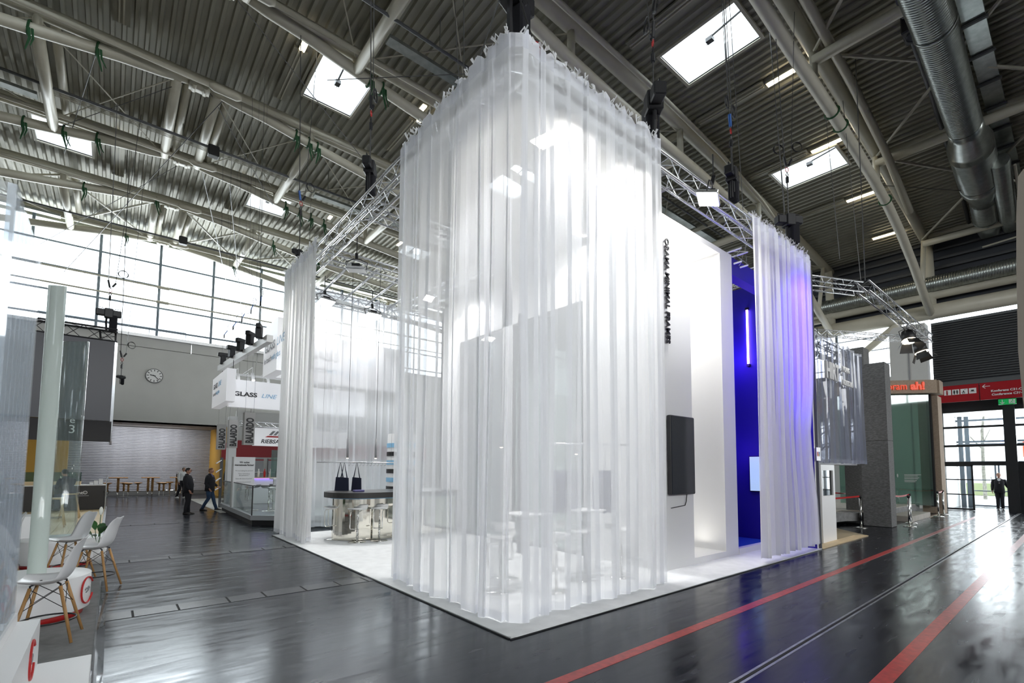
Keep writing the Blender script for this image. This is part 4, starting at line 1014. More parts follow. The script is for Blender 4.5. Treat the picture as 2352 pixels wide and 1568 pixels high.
MB().tube([(-.12, 11.6, .3), (-.1, 11.6, .88)], .006, 5).build('stalk', 'leaf', pl_)
MB().ball((-.1, 11.6, .95), .03, .015, .075).build('flower', 'flower_white', pl_, smooth=True)
pf = thing('potted_flowers', (-1.35, 12.4, .5), 'small white pot of yellow flowers on a white stand', 'plant')
MB().lathe([(0, .86), (.07, .86), (.10, 1.07), (.09, 1.07), (0, 1.05)], (-1.35, 12.4, 0), 18).build('pot', 'pot_white', pf, smooth=True)
for i in range(22):
    a = i*2.4; r_ = .02+.09*((i*7) % 10)/10; MB().ball((-1.35+r_*math.cos(a), 12.4+r_*math.sin(a), 1.17+.03*math.cos(a*3)-r_*.3), .026, .026, .018, 8, 5).build('flower', 'flower_yellow', pf)
for i in range(10):
    a = i*.63; leaf_(MB(), (-1.35, 12.4, 1.06), (math.cos(a), math.sin(a), .5), .17, .035).build('leaf', 'leaf', pf, smooth=True)
ws = thing('display_stand', (-1.4, 12.4, .012), 'white box stand carrying the yellow flowers', 'stand')
MB().bbox(-1.75, -1.05, 12.1, 12.7, .012, .86, .004).build('body', 'lacquer', ws)

# ================================================================== BLACK SCREEN AND WOODEN STAND BEHIND IT
dk = thing('hanging_screen', (-1.6, 20.2, 3), 'huge dark screen box hanging in a black truss', 'screen')
MB().box(-4.6, -.1, 20.0, 20.25, 3.2, 5.76).build('screen_face', 'panel_screen' if 'panel_screen' in MAT else 'screen_off', dk)
MB().prism([(-.10, 20.0), (-.03, 20.12), (-.03, 23.5), (-.10, 23.5)], 2.55, 5.76).build('side_face', 'alu', dk)
rows = []
for i in range(9):
    t = i/8; rows.append([(x, 20.02-.12*math.sin(t*1.3)+.0, 3.18-.66*t) for x in (-4.6, -2.8, -1.0, -.06)])
MB().grid(rows).build('banner_skirt', 'panel_banner' if 'panel_banner' in MAT else 'bar_top', dk)
text('e', 'lettering', 'white_print', dk, (-1.05, 19.93, 3.07), .28, ext=.003); text('3', 'lettering', 'white_print', dk, (-1.07, 19.9, 2.76), .36, ext=.003)
dt = truss((-4.6, 20.1, 6.2), (-.05, 20.1, 6.2), .4, 'black truss on top of the huge dark screen', seg=.4, mat='black', r=.03, indiv=True)
truss((-.1, 20.5, 6.2), (-.1, 24, 6.2), .4, 'black truss running back from the dark screen corner', seg=.4, mat='black', r=.03, indiv=False)
hoist((-.3, 20.2, 6.35), .8, 'black chain hoist on the corner of the black truss', .0, .95, 1, grp='black chain hoists')
hoist((.12, 23, 4.9), .5, 'small black hoist at the side of the dark screen', .5, .45, 1)
wp = thing('wooden_platform', (-1.6, 21, 0), 'pale wooden platform with a light edge behind the shell chairs', 'platform')
MB().box(-4.5, -.12, 13.1, 26, 0, .075).build('base', 'lacquer', wp)
for i in range(14): MB().box(-4.5+i*.313, -4.5+i*.313+.307, 13.1, 26, .075, .085+.001*(i % 2)).build('plank', 'wood_pale', wp)
MB().box(-.12, -.06, 13.1, 26, 0, .09).build('edge_strip', 'alu', wp)
dc = thing('dark_counter', (-1.5, 24.8, .08), 'dark brown counter with small white lettering', 'counter')
MB().bbox(-4.2, -.13, 24.5, 25.3, .086, 1.0, .006).build('body', 'panel_darkbrown' if 'panel_darkbrown' in MAT else 'bar_top', dc)
MB().bbox(-4.2, -.11, 24.48, 25.3, 1.0, 1.03, .004).build('worktop', 'lacquer', dc)
text('unt\u00ae', 'lettering', 'white_print', dc, (-1.0, 24.47, .68), .17, ext=.003, bold=.004); MB().box(-1.02, -.6, 24.46, 24.48, .615, .625).build('underline', 'white_print', dc)
gv = thing('glass_vitrine', (-1.5, 24.9, 1.03), 'small glass display case on the dark counter', 'display case')
MB().box(-2.5, -.86, 24.6, 25.1, 1.03, 1.17).build('tray', 'wood_pale', gv)
for a in ((-2.5, -.86, 24.6, 24.61), (-.87, -.86, 24.6, 25.1)): MB().box(*a, 1.17, 1.5).build('pane', 'pane_green', gv)
MB().box(-2.5, -.86, 24.6, 25.1, 1.5, 1.51).build('pane', 'pane_green', gv)
for i, (x, h_) in enumerate(((-.42, .16), (-.28, .22), (-.55, .1))): tag(MB().bbox(x-.06, x+.06, 24.6, 24.7, 1.032, 1.03+h_, .004).build('leaflet_holder', 'white_print'), ('lower white leaflet holder on the dark counter', 'taller white leaflet holder at the counter corner', 'small white carton on the dark counter')[i], 'leaflet holder')
# wooden stool with the seated visitor
wsx = thing('wooden_bar_stool', (-.95, 21, .086), 'pale wooden bar stool under the seated visitor', 'stool', local=True)
for a, b_ in ((-.16, -.16), (.16, -.16), (-.16, .16), (.16, .16)): MB().tube([(a*.8, b_*.8, .76), (a*1.5, b_*1.5, 0)], .019, 8).build('leg', 'wood_pale', wsx, smooth=True)
MB().tube([(.24*math.cos(k*PI/2+PI/4), .24*math.sin(k*PI/2+PI/4), .25) for k in range(4)], .008, 5, closed=True).build('foot_rail', 'black', wsx)
MB().bbox(-.19, .19, -.19, .19, .75, .79, .01).build('seat', 'wood_pale', wsx)
w2 = copy_tree(wsx); w2.location = (-1.15, 18.3, .086); w2['label'] = 'pale wooden bar stool nearer the shell chairs'
rd = thing('roll_display', (-.12, 24.0, .09), 'thin metal cable stand at the corner of the dark counter', 'stand')
MB().tube([(-.1, 24.2, .09), (-.1, 24.2, 1.4)], .02, 6).build('pole', 'alu', rd); MB().tube([(-.1+.08*math.cos(a), 24.2, .75+.1*math.sin(a)) for a in [k*PI/6 for k in range(12)]], .012, 5, closed=True).build('coil', 'cable', rd)

# ================================================================== BAR TABLES BEFORE THE SHUTTER
def ltable(x, y, n_, label):
    root = thing('bar_table', (x, y, 0), label, 'table', 'wooden bar tables before the shutter', local=True)
    MB().bbox(-.42, .42, -.35, .35, 1.06, 1.10, .01).build('tabletop', 'wood', root)
    for k in range(n_): dx = (k-(n_-1)/2)*.2; MB().tube([(dx, 0, .3), (dx, 0, 1.06)], .06, 10).build('column', 'wood', root, smooth=True); MB().tube([(dx, 0, .02), (dx, 0, .3)], .03, 8).build('steel_foot', 'chrome', root, smooth=True)
    MB().lathe([(0, 0), (.3, 0), (.3, .015), (0, .03)], n=20).build('base_plate', 'steel_dark', root); MB().tube([(-.22, 0, .32), (.22, 0, .32)], .012, 5).build('foot_bar', 'chrome', root)
ltable(.35, 35, 1, 'wooden bar table with one column, leftmost before the shutter'); ltable(1.8, 35, 2, 'wooden bar table with twin columns in the middle before the shutter'); ltable(3.15, 35, 2, 'wooden bar table with a bottle beside the white shirted man')
tag(MB().lathe([(0, 1.10), (.035, 1.10), (.035, 1.25), (.012, 1.3), (.012, 1.36), (0, 1.36)], (3.05, 35, 0), 10).build('bottle', 'black_gloss', smooth=True), 'dark bottle standing on the rightmost bar table', 'bottle')
def lstool(x, y, label):
    root = thing('bar_stool', (x, y, 0), label, 'stool', 'wooden stools before the shutter', local=True)
    MB().lathe([(0, .70), (.06, .70), (.17, .75), (.2, .78), (.19, .80), (0, .79)], n=20).build('seat', 'wood', root, smooth=True)
    MB().tube([(0, 0, .3), (0, 0, .70)], .05, 10).build('column', 'wood', root, smooth=True); MB().tube([(0, 0, .02), (0, 0, .3)], .022, 8).build('steel_foot', 'chrome', root)
    MB().lathe([(0, 0), (.22, 0), (.22, .012), (0, .03)], n=20).build('base_plate', 'steel_dark', root); MB().tube([(-.18, 0, .3), (.18, 0, .3)], .012, 5).build('foot_bar', 'chrome', root)
for x, y, l in ((-.1, 35.3, 'wooden stool behind the dark counter corner, leftmost'), (.62, 35.6, 'wooden stool right behind the first bar table'), (.8, 34.6, 'wooden stool just right of the first bar table'), (1.25, 35.4, 'wooden stool alone between the first two bar tables'),
                (2.25, 35.3, 'wooden stool right of the twin column table, farther one'), (2.42, 34.7, 'wooden stool right of the twin column table, nearer one'), (2.8, 35.9, 'wooden stool just left of the rightmost bar table')): lstool(x, y, l)

# ================================================================== STANDS LEFT OF THE CURTAIN
tag(MB().box(3.28, 14, 21.3, 31, 0, .01).build('stand_carpet', 'carpet_pale'), 'pale carpet behind the walking men', 'carpet')
gp = thing('glass_platform', (4.5, 19, 0), 'raised grey platform with black base and glass balustrade', 'platform')
MB().prism([(3.36, 16.3), (4.6, 15.2), (12, 15.2), (12, 22.4), (3.5, 22.4)], 0, .16).build('base', 'black', gp)
MB().prism([(3.3, 16.25), (4.55, 15.12), (12.1, 15.12), (12.1, 22.5), (3.42, 22.5)], .16, .30).build('deck', 'panel_lightgrey' if 'panel_lightgrey' in MAT else 'wall_white', gp)
for (a, b_) in (((3.33, 16.3), (3.45, 19.4)), ((3.45, 19.42), (3.5, 22.4)), ((3.35, 16.26), (4.56, 15.18)), ((4.6, 15.16), (7, 15.16))):
    MB().obox((*a, .74), (*b_, .74), .012, .88).build('pane', 'pane_clear', gp); MB().obox((*a, 1.19), (*b_, 1.19), .03, .03).build('handrail', 'steel_dark', gp)
MB().box(3.32, 3.35, 16.25, 16.29, .3, 1.2).build('post', 'black', gp)
sb = thing('sign_board', (3.78, 20, .3), 'white standing board with German text on the platform', 'sign')
MB().bbox(3.42, 4.12, 19.9, 20.02, .30, 2.12, .004).build('board', 'lacquer', sb); MB().box(3.38, 3.42, 19.9, 20.02, .3, 2.12).build('edge', 'sign_grey', sb)
for i, (t_, sz, bo) in enumerate((('Wir suchen', .085, .0025), ('internationale Partner!', .085, .0025), ('We are looking for partners!', .062, 0), ('Nous recherchons', .062, 0), ('des partenaires !', .062, 0), ('Siamo alla ricerca di partner!', .058, 0), ('Poszukujemy partner\u00f3w!', .058, 0), ('Uzun s\u00fcreli', .055, 0))):
    z = (1.90, 1.80, 1.60, 1.49, 1.43, 1.31, 1.19, 1.07)[i]; text(t_, 'lettering', 'black_print' if bo else 'panel_grey', sb, (3.77, 19.89, z), sz, ext=.001, align='CENTER', bold=bo, sx=.8)
stg = 'stools on the glass railed platform'
for x, y, a, tp, l in ((3.75, 18.3, 2.5, 'panel_grey', 'grey topped bar stool nearest the glass corner'), (4.1, 17.6, .4, 'stool_white', 'white bar stool in front of the text board'), (4.5, 18.6, 1.4, 'panel_grey', 'grey bar stool right of the white one'), (4.75, 17.4, 3.0, 'stool_white', 'white bar stool next to the curtain')):
    s_ = stool('bar_stool', (x, y, .30), a, l, stg, top=tp)
pt_ = thing('platform_table', (4.9, 18.2, .3), 'white high table on the glass railed platform', 'table')
MB().box(4.3, 5.6, 17.9, 18.5, 1.33, 1.38).build('tabletop', 'lacquer', pt_)
for x in (4.35, 5.5): MB().box(x, x+.07, 18.1, 18.2, .3, 1.33).build('leg', 'lacquer', pt_)
st2 = thing('red_banded_stand', (7, 25, 0), 'white exhibition wall with a dark red band and shelves', 'wall')
MB().box(4.25, 14, 24.6, 24.8, 0, 4.3).build('wall_face', 'wall_white', st2); MB().box(4.3, 14, 24.57, 24.6, 2.2, 2.95).build('red_band', 'red_panel', st2)
MB().box(3.95, 4.25, 24.3, 24.9, 0, 4.0).build('white_column', 'lacquer', st2)
MB().box(4.02, 4.22, 26.5, 26.6, 2.1, 2.9).build('red_band', 'red_panel', st2)
for x0, x1 in ((4.9, 5.4), (5.6, 6.2)): MB().box(x0, x1, 24.4, 24.58, 1.2, 2.15).build('niche', 'panel_grey', st2); MB().box(x0, x1, 24.38, 24.4, 2.05, 2.1).build('trim', 'red_panel', st2); MB().box(x0, x1, 24.3, 24.5, 1.5, 1.52).build('shelf', 'lacquer', st2)
ct_ = thing('glass_counter', (5, 22, .3), 'white bar counter with samples behind the text board', 'counter')
MB().bbox(4.2, 6.6, 21.2, 21.8, .3, 1.3, .01).build('body', 'lacquer', ct_); MB().box(4.2, 6.6, 21.15, 21.8, 1.3, 1.34).build('worktop', 'wood_pale', ct_); MB().box(4.3, 5.6, 21.14, 21.16, 1.28, 1.3).build('light_strip', 'glow_blue', ct_)
for i in range(7):
    x = 4.35+i*.22; tag(MB().lathe([(0, 1.345), (.04, 1.345), (.045, 1.55), (.02, 1.62), (.02, 1.68), (0, 1.68)], (x, 21.4, 0), 10).build('bottle', ('black_gloss', 'pot_white', 'red_plastic', 'white_print')[i % 4], smooth=True), ('black', 'white', 'red', 'pale')[i % 4]+' bottle on the sample counter, %s from the left' % ORD[i], 'bottle', 'bottles on the sample counter')
tag(MB().box(5.0, 5.9, 21.3, 21.32, 1.345, 2.45).build('glass_screen', 'pane_green'), 'upright glass sheet on the sample counter', 'glass sheet')
# hanging tall boxes
for i, (y, lab) in enumerate(((22, 'grey hanging box lettered BALARDO, farthest of the three'), (19.6, 'grey hanging box lettered BALARDO, middle one'), (16.5, 'grey hanging box lettered BALARDO, nearest and largest'))):
    x = (3.32, 3.31, 3.22)[i]; b_ = thing('hanging_box', (x, y, 2.45), lab, 'sign', 'tall hanging boxes')
    MB().box(x-.145, x+.145, y, y+.29, 2.44, 3.44).build('box', 'sign_grey', b_)
    text('BALARDO', 'lettering', 'black_print', b_, (x+.1, y-.012, 2.49), .285, (0, 0, 1), (-1, 0, 0), .002, sx=.60, bold=.012)
    for d in (-.12, .12): MB().tube([(x+d, y+.1, 3.44), (x+d, y+.1, zd(x)+.05)], .003, 4).build('wire', 'wire', b_)
rs = thing('hanging_banner', (5.5, 22, 2.65), 'white hanging banner lettered RIEBSA with red and grey roof mark', 'sign')
MB().tube([(4.6, 22.02, 3.38), (4.6, 22.3, 3.46)], .006, 4).tube([(7.8, 22.02, 3.38), (7.8, 22.3, 3.46)], .006, 4).build('hanger', 'wire', rs); MB().box(4.42, 8.4, 22, 22.04, 2.63, 3.38).build('cloth', 'light_box', rs)
text('RIEBSAMEN', 'lettering', 'black_print', rs, (4.72, 21.98, 2.75), .23, ext=.002, bold=.004, shear=.25)
MB().prism([(4.88, 3.0), (5.9, 3.0), (5.9, 3.06), (4.98, 3.06)], 21.97, 21.99, ax=1).build('red_stripe', 'red_plastic', rs)
for k in range(5): x = 5.02+k*.17; MB().prism([(x, 3.09), (x+.11, 3.09), (x+.26, 3.27), (x+.15, 3.27)], 21.97, 21.99, ax=1).build('roof_mark', 'panel_grey', rs)
truss((4.0, 22.3, 3.62), (9, 22.3, 3.62), .18, 'small aluminium truss above the RIEBSA banner', seg=.3, r=.016, indiv=False)
for x in (4.4, 6.5): tag(MB().tube([(x, 22.45, 3.6), (x, 22.45, zd(x)+.05)], .008, 5).build('rope', 'wire'), 'steel rope holding the small truss, %s one' % ('left' if x < 5 else 'right'), 'rope')
# GLASSLINE boxes on a white rail
def gl(root, x, y, z, sz, xd, a=True):
    text('GLASS', 'lettering', 'black_print', root, (x, y, z), sz, xd, (0, 0, 1), .002, sx=1.25, bold=.006)
    q = Vector((x, y, z))+Vector(xd)*(sz*4.35*1.0*.95); text('LINE', 'lettering', 'blue_print', root, tuple(q), sz, xd, (0, 0, 1), .002, sx=1.15, shear=.3)
    if a:
        text('in touch', 'lettering', 'panel_grey', root, (x, y, z-sz*1.0), sz*.75, xd, (0, 0, 1), .002); q = Vector((x, y, z))+Vector(xd)*(sz*2.5)
        text('with glass', 'lettering', 'blue_print', root, (q.x, q.y, z-sz*1.0), sz*.75, xd, (0, 0, 1), .002)
b1 = thing('hanging_light_box', (3.9, 18, 3.75), 'long white hanging light box lettered GLASSLINE facing us', 'sign', 'white hanging light boxes')
MB().box(2.86, 7.5, 18.0, 18.25, 3.74, 4.66).build('box', 'light_box', b1); gl(b1, 2.99, 17.98, 4.12, .2, (1, 0, 0), False)
b2 = thing('hanging_light_box', (2.8, 19, 3.9), 'white hanging light box seen edge on at the rail end', 'sign', 'white hanging light boxes')
MB().box(2.70, 2.96, 17.5, 20.3, 3.86, 4.92).build('box', 'light_box', b2); gl(b2, 2.685, 20.0, 4.5, .24, (0, -1, 0))
b3 = thing('hanging_light_box', (3.6, 15, 4.5), 'big white hanging light box behind the narrow left curtain', 'sign', 'white hanging light boxes')
MB().box(3.5, 3.8, 12.6+2.2, 16.4, 4.55, 6.1).build('box', 'light_box', b3); gl(b3, 3.485, 16.2, 5.25, .34, (0, -1, 0))
b4 = thing('hanging_light_box', (6, 15, 4.5), 'big white hanging light box seen through the back curtain', 'sign', 'white hanging light boxes')
MB().box(3.8, 8.2, 16.1, 16.4, 4.55, 6.1).build('box', 'light_box', b4); gl(b4, 4.3, 16.08, 5.3, .42, (1, 0, 0))
rl2 = thing('white_rail', (3, 17, 5.3), 'slanting white square rail above the GLASSLINE boxes', 'rail')
MB().obox((2.9, 20.3, 5.35), (3.24, 11.9+2.6, 5.35), .16, .2).build('beam', 'lacquer', rl2); MB().obox((3.0, 20.2, 5.2), (8, 20.2, 5.2), .06, .08).build('beam', 'lacquer', rl2)
for y in (20.1, 18.0): MB().tube([(2.95, y, 5.3), (2.95, y, 4.9)], .01, 5).build('hanger', 'black', rl2)
for i, (y, dx) in enumerate(((19.6, 0), (18.2, .1), (17.0, 0), (15.9, 0), (14.9, 0))):
    r_ = thing('moving_light', (2.88+i*.04, y, 5.45), 'small black motor on the slanting white rail, %s from its far end' % ORD[i], 'hoist', 'small black motors on the white rail', rz=.3*i, local=True)
    MB().bbox(-.09, .09, -.09, .09, -.05, .26, .02).build('body', 'black', r_); MB().bbox(-.16, .2, -.07, .07, .22, .36, .02).build('motor', 'black', r_)
    MB().tube([(0, 0, .36), (0, 0, .9)], .006, 5).build('chain', 'wire', r_); MB().tube([(0, 0, .9), (0, 0, 1.02)], .02, 6).build('hook', 'black', r_); MB().tube([(0, 0, 1.02), (-.15, 0, 1.3), (-.3, .1, 8)], .005, 4).build('rope', 'wire', r_)
    MB().tube([(.0, 0, 1.02), (.1, 0, 1.2)], .015, 5).build('clamp', 'blue_plastic', r_)
    MB().tube([(.2+.1*math.cos(a), 0, 1.35+.11*math.sin(a)) for a in [k*PI/8 for k in range(16)]], .008, 4, closed=True).build('cable_coil', 'cable', r_)
for i, (x, y, on) in enumerate(((3.25, 18.9, 0), (3.7, 19.6, 0), (3.6, 18.4, 1), (4.2, 18.9, 1), (4.3, 20, 0))):
    r_ = thing('spot_lamp', (x, y, 4.85), ('unlit white spot lamp nearest the rail end', 'unlit white spot lamp at the back of the light bar', 'burning white spot lamp above the first letters of the long box', 'burning white spot lamp above the long box nearer the curtain', 'unlit white spot lamp half behind the big box')[i], 'lamp', 'white spot lamps over the GLASSLINE box')
    MB().tube([(x, y, 5.0), (x+.03, y-.05, 4.75)], .05, 12).build('body', 'lacquer', r_, smooth=True); MB().tube([(x, y, 5.0), (x, y, 5.2), (x, 20.2, 5.2)], .01, 5).build('arm', 'lacquer', r_)
    if on: MB().tube([(x+.03, y-.05, 4.75), (x+.031, y-.052, 4.735)], .045, 12).build('glow_disc', 'lamp_white', r_)
lr = thing('leaflet_rack', (3.6, 23.6, 0), 'dark upright rack with slanted leaflet trays beside the column', 'rack')
MB().box(3.62, 3.72, 24.0, 24.1, 0, 2.15).build('post', 'steel_dark', lr)
for k in range(4): MB().obox((3.45, 23.95, .75+k*.38), (3.64, 23.95, .9+k*.38), .3, .02).build('tray', 'alu', lr)
# ================================================================== THE GREY CURTAINED STAND
tag(MB().prism([(12.45, 3.93), (15.95, 3.93), (17.4, 5.2), (12.45, 8)], 0, .012).build('stand_carpet', 'beige_carpet'), 'beige carpet corner between the white panel and the grey stand', 'carpet')
tag(MB().prism([(12.45, 3.93), (15.95, 3.93), (16.0, 4.0), (15.7, 4.2), (12.45, 4.2)], .012, .02).build('carpet_edge', 'wood_pale'), 'pale wooden edge strip along the beige carpet', 'strip')
hw = thing('window_booth', (13.8, 4.3, 0), 'narrow white wall with a small dark window', 'wall')
MB().box(13.35, 14.33, 4.2, 4.3, .02, 1.15).build('panel', 'lacquer', hw); MB().box(13.35, 14.33, 4.2, 4.3, 1.78, 1.92).build('panel', 'lacquer', hw)
for a in ((13.35, 13.45), (14.2, 14.33)): MB().box(*a, 4.2, 4.3, 1.15, 1.78).build('panel', 'lacquer', hw)
MB().box(13.45, 14.2, 4.24, 4.25, 1.15, 1.78).build('pane', 'pane_dark', hw); MB().box(13.3, 14.4, 4.9, 5.0, .02, 1.98).build('backing', 'panel_dark', hw)
MB().box(13.5, 13.8, 4.6, 4.8, 1.2, 1.5).build('model_stair', 'white_print', hw)
hc = veil('curtain', [(13.55, 4.35), (17.65, 4.35)], 5.42, 1.98, 'smoky transparent foil curtain with big white letters behind it', None, mat='pvc_curtain', seed=44, dens=.8, ties=False, amp=.8, lift=lambda u, t: -.10*abs(math.sin(u*9))*max(0, 1-t*14))
hs = thing('grey_stand', (16, 6, 0), 'dark grey exhibition stand behind the foil curtain', 'stand')
MB().box(13.4, 19, 6.4, 6.6, 1.98, 5.2).build('back_panel', 'panel_grey', hs); MB().box(13.3, 17.8, 4.6, 6.6, 1.94, 2.0).build('ceiling_panel', 'lacquer', hs)
MB().box(14.4, 15.4, 6.0, 6.4, .02, 1.94).build('dark_cabinet', 'panel_dark', hs); MB().box(15.4, 15.7, 6.1, 6.3, .02, 1.94).build('dark_cabinet', 'panel_dark', hs)
MB().box(17.2, 17.4, 7.6, 7.8, .02, 1.94).build('wood_post', 'ochre', hs); MB().box(14.4, 20, 9.0, 9.1, 0, 5).build('rear_panel', 'panel_dark', hs)
MB().box(18.9, 19.0, 5.4, 9, 2.2, 5.0).build('side_panel', 'panel_grey', hs)
text('HIRT', 'lettering', 'white_print', hs, (13.94, 4.2, 4.17), .60, ext=.03, sx=.76, bold=.018)
text('MOVING', 'lettering', 'white_print', hs, (15.3, 4.2, 4.50), .2, ext=.02, sx=.72, bold=.006); text('ARCHITECTURE', 'lettering', 'white_print', hs, (15.26, 4.2, 4.13), .2, ext=.02, sx=.55, bold=.006)
light('stand_light', 'SPOT', (16.5, 3.75, 6.9), 260, (1, .97, .92), .1, aim=(15.4, 4.25, 4.4), spot=50)
light('stand_light', 'SPOT', (16.6, 5.0, 5.1), 160, (1, .95, .85), .1, aim=(17.0, 6.4, 3.2), spot=80)
truss((13.5, 4.6, 5.42), (17.7, 4.6, 5.42), .25, 'dark cluttered truss just behind the foil curtain', seg=.3, r=.02, indiv=False, mat='black')
for i in range(5): flood((13.9+i*.8, 5.0, 5.1), (14.2+i*.8, 6.4, 2.5), i in (1, 3), '%s lamp from the left on the truss behind the foil curtain' % ('first', 'second', 'third', 'fourth', 'fifth')[i], grp='lamps behind the foil curtain', size=.22)
tc_ = thing('tool_cart', (20, 7, .4), 'grey cart on castors on the stone coloured platform', 'cart')
MB().box(18.6, 20.4, 6.2, 6.6, .62, 1.1).build('box', 'panel_grey', tc_)
for x in (18.8, 19.3, 19.9, 20.2): MB().tube([(x, 6.25, .5), (x, 6.3, .5)], .075, 10).build('castor', 'black', tc_)
# ================================================================== FELT PILLARS AND GLASS STAND
for (x0, x1, y0, y1, h_, mt, l) in ((18.87, 19.5, 4.03, 4.76, 5.27, 'felt', 'tall grey felt pillar beside the foil curtain'), (20.2, 20.9, 4.9, 5.6, 6.15, 'felt', 'taller grey felt pillar behind the first grey one')):
    q = thing('felt_pillar', ((x0+x1)/2, (y0+y1)/2, 0), l, 'pillar', 'grey felt pillars')
    MB().bbox(x0, x1, y0, y1, .01, 2.74, .004).build('lower_block', mt, q); MB().bbox(x0, x1, y0, y1, 2.75, h_, .004).build('upper_block', mt, q)
q = thing('sign_portal', (26.6, 4.6, 0), 'beige felt portal with a glowing orange sign', 'portal')
MB().bbox(26.75, 27.6, 3.96, 4.62, .01, 4.98, .004).build('pillar', 'felt_beige', q)
bd = Vector((26.25-25.43, 4.31-5.33, 0)).normalized()
p0 = Vector((26.45, 4.05, 0))-bd*0; 
MB().obox((24.2, 6.9, 5.32), (26.5, 4.04, 5.32), .5, .56).build('lintel', 'felt_beige', q); MB().obox((26.5, 4.04, 5.32), (27.3, 4.04, 5.32), .4, .56).build('lintel', 'felt_beige', q)
nv = Vector((-bd.y, bd.x, 0)); nv = nv if nv.x < 0 else -nv
q0 = Vector((24.95, 5.97, 5.22))+nv*.29
text('panoram', 'lettering', 'orange_sign', q, tuple(Vector((26.5, 4.04, 5.2))-bd*2.36+nv*.27), .44, tuple(bd), (0, 0, 1), .03, sx=.80)
text('ah!', 'lettering', 'orange_sign', q, tuple(Vector((26.5, 4.04, 5.2))-bd*.98+nv*.27), .44, tuple(bd), (0, 0, 1), .03, sx=1.0, bold=.018)
MB().obox((24.2, 6.9, 2.7), (26.4, 4.2, 2.7), .03, 4.7).build('pane', 'pane_green', q); MB().box(26.55, 26.75, 4.15, 4.3, .3, 5.05).build('edge_post', 'black', q)
MB().box(24.4, 26.9, 4.0, 4.1, 0, .01).build('threshold', 'felt_beige', q)
lamp_q = Vector((25.2, 5.4, 0)); tag(MB().ball((25.3, 5.9, 2.55), .07, .07, .04).build('lamp_reflection', 'lamp_warm'), 'small glowing ball for the reflection of a warm lamp in the green glass pane', 'lamp')  # glowing ball modelled in place of a lamp's mirror image in the pane
for i, (z, w_) in enumerate(((1.62, .62), (1.57, .5), (1.5, .55), (1.45, .5), (1.38, .45), (1.33, .4))):
    a = Vector((26.4, 4.2, 0))-bd*1.05+nv*.04; MB().obox(tuple(a+Vector((0, 0, z))), tuple(a+bd*w_+Vector((0, 0, z))), .004, .022).build('printed_line', 'sign_grey', q)
a = Vector((26.4, 4.2, 0))-bd*1.3+nv*.04; MB().ball((a.x, a.y, 1.58), .07, .02, .08).build('printed_mark', 'sign_grey', q)
sd = thing('stone_platform', (22, 6, 0), 'stone coloured platform of large slabs behind the barriers', 'platform')
FX = [(18.6, 5.2), (20.0, 4.62), (23, 4.7), (26.3, 4.75)]
MB().prism([(15.8, 5.75), (19.0, 5.55), (20.0, 4.95), (26.3, 4.95), (28, 9.4), (15.8, 9.4)], .0, .12).build('dark_base', 'black', sd)
MB().prism([(15.8, 5.55), (18.6, 5.2), (19.4, 4.8), (26.6, 4.70), (28, 9.4), (15.8, 9.4)], .12, .38).build('body', 'felt_side' if 'felt_side' in MAT else 'felt', sd)
for i in range(9):
    x0 = 15.8+i*1.25
    for j in range(4):
        y0 = 5.55-.0+j*.98 if i < 3 else 4.72+j*1.15
        MB().box(x0+.006, min(x0+1.244, 27.5), y0+.006, y0+(.974 if i < 3 else 1.144), .38, .395).build('slab', 'stone_deck', sd)
MB().bbox(21.6, 24.6, 4.03, 4.7, .0, .19, .004).build('step', 'stone_deck', sd)
MB().box(15.0, 19.2, 8.8, 8.9, 0, 2).build('rear_face', 'panel_dark', sd)
def post(x, y, l):
    r_ = thing('barrier_post', (x, y, 0), l, 'barrier', 'chrome barrier posts', local=True)
    MB().lathe([(0, 0), (.17, 0), (.17, .015), (.04, .04), (0, .04)], n=24).build('base_plate', 'chrome', r_, smooth=True); MB().tube([(0, 0, .03), (0, 0, .95)], .03, 12).build('pole', 'chrome', r_, smooth=True)
    MB().tube([(0, 0, .93), (0, 0, 1.0)], .04, 12).build('cap', 'black', r_, smooth=True)
for x, y, l in ((18.05, 4.62, 'chrome barrier post left of the grey felt pillar'), (21.1, 3.98, 'chrome barrier post right of the grey felt pillar'), (25.0, 3.85, 'chrome barrier post at the end of the step'), (26.4, 3.9, 'chrome barrier post before the beige portal'), (19.7, 3.75, 'chrome barrier post hidden behind the grey pillar edge')): post(x, y, l)
for i, (a, b_) in enumerate((((18.05, 4.62), (14.4, 5.6)), ((21.1, 3.98), (19.7, 4.2)), ((25.0, 3.85), (26.4, 3.9)), ((22.6, 5.4), (19.9, 5.9)))):
    MBt = MB(); rows = [[(*lerp(a, b_, t), .955-.05*math.sin(PI*t)+dz) for t in [k/8 for k in range(9)]] for dz in (.0, .05)]
    tag(MBt.grid(rows).build('barrier_belt', 'red_plastic'), ('red belt from the left barrier post to the white wall', 'red belt right of the grey felt pillar', 'short pale red belt before the beige portal', 'red belt standing in for a reflection deep in the stand')[i], 'belt')  # the last belt is a mesh built in place of a reflection
post(22.6, 5.4, 'chrome barrier post up on the stone platform'); 
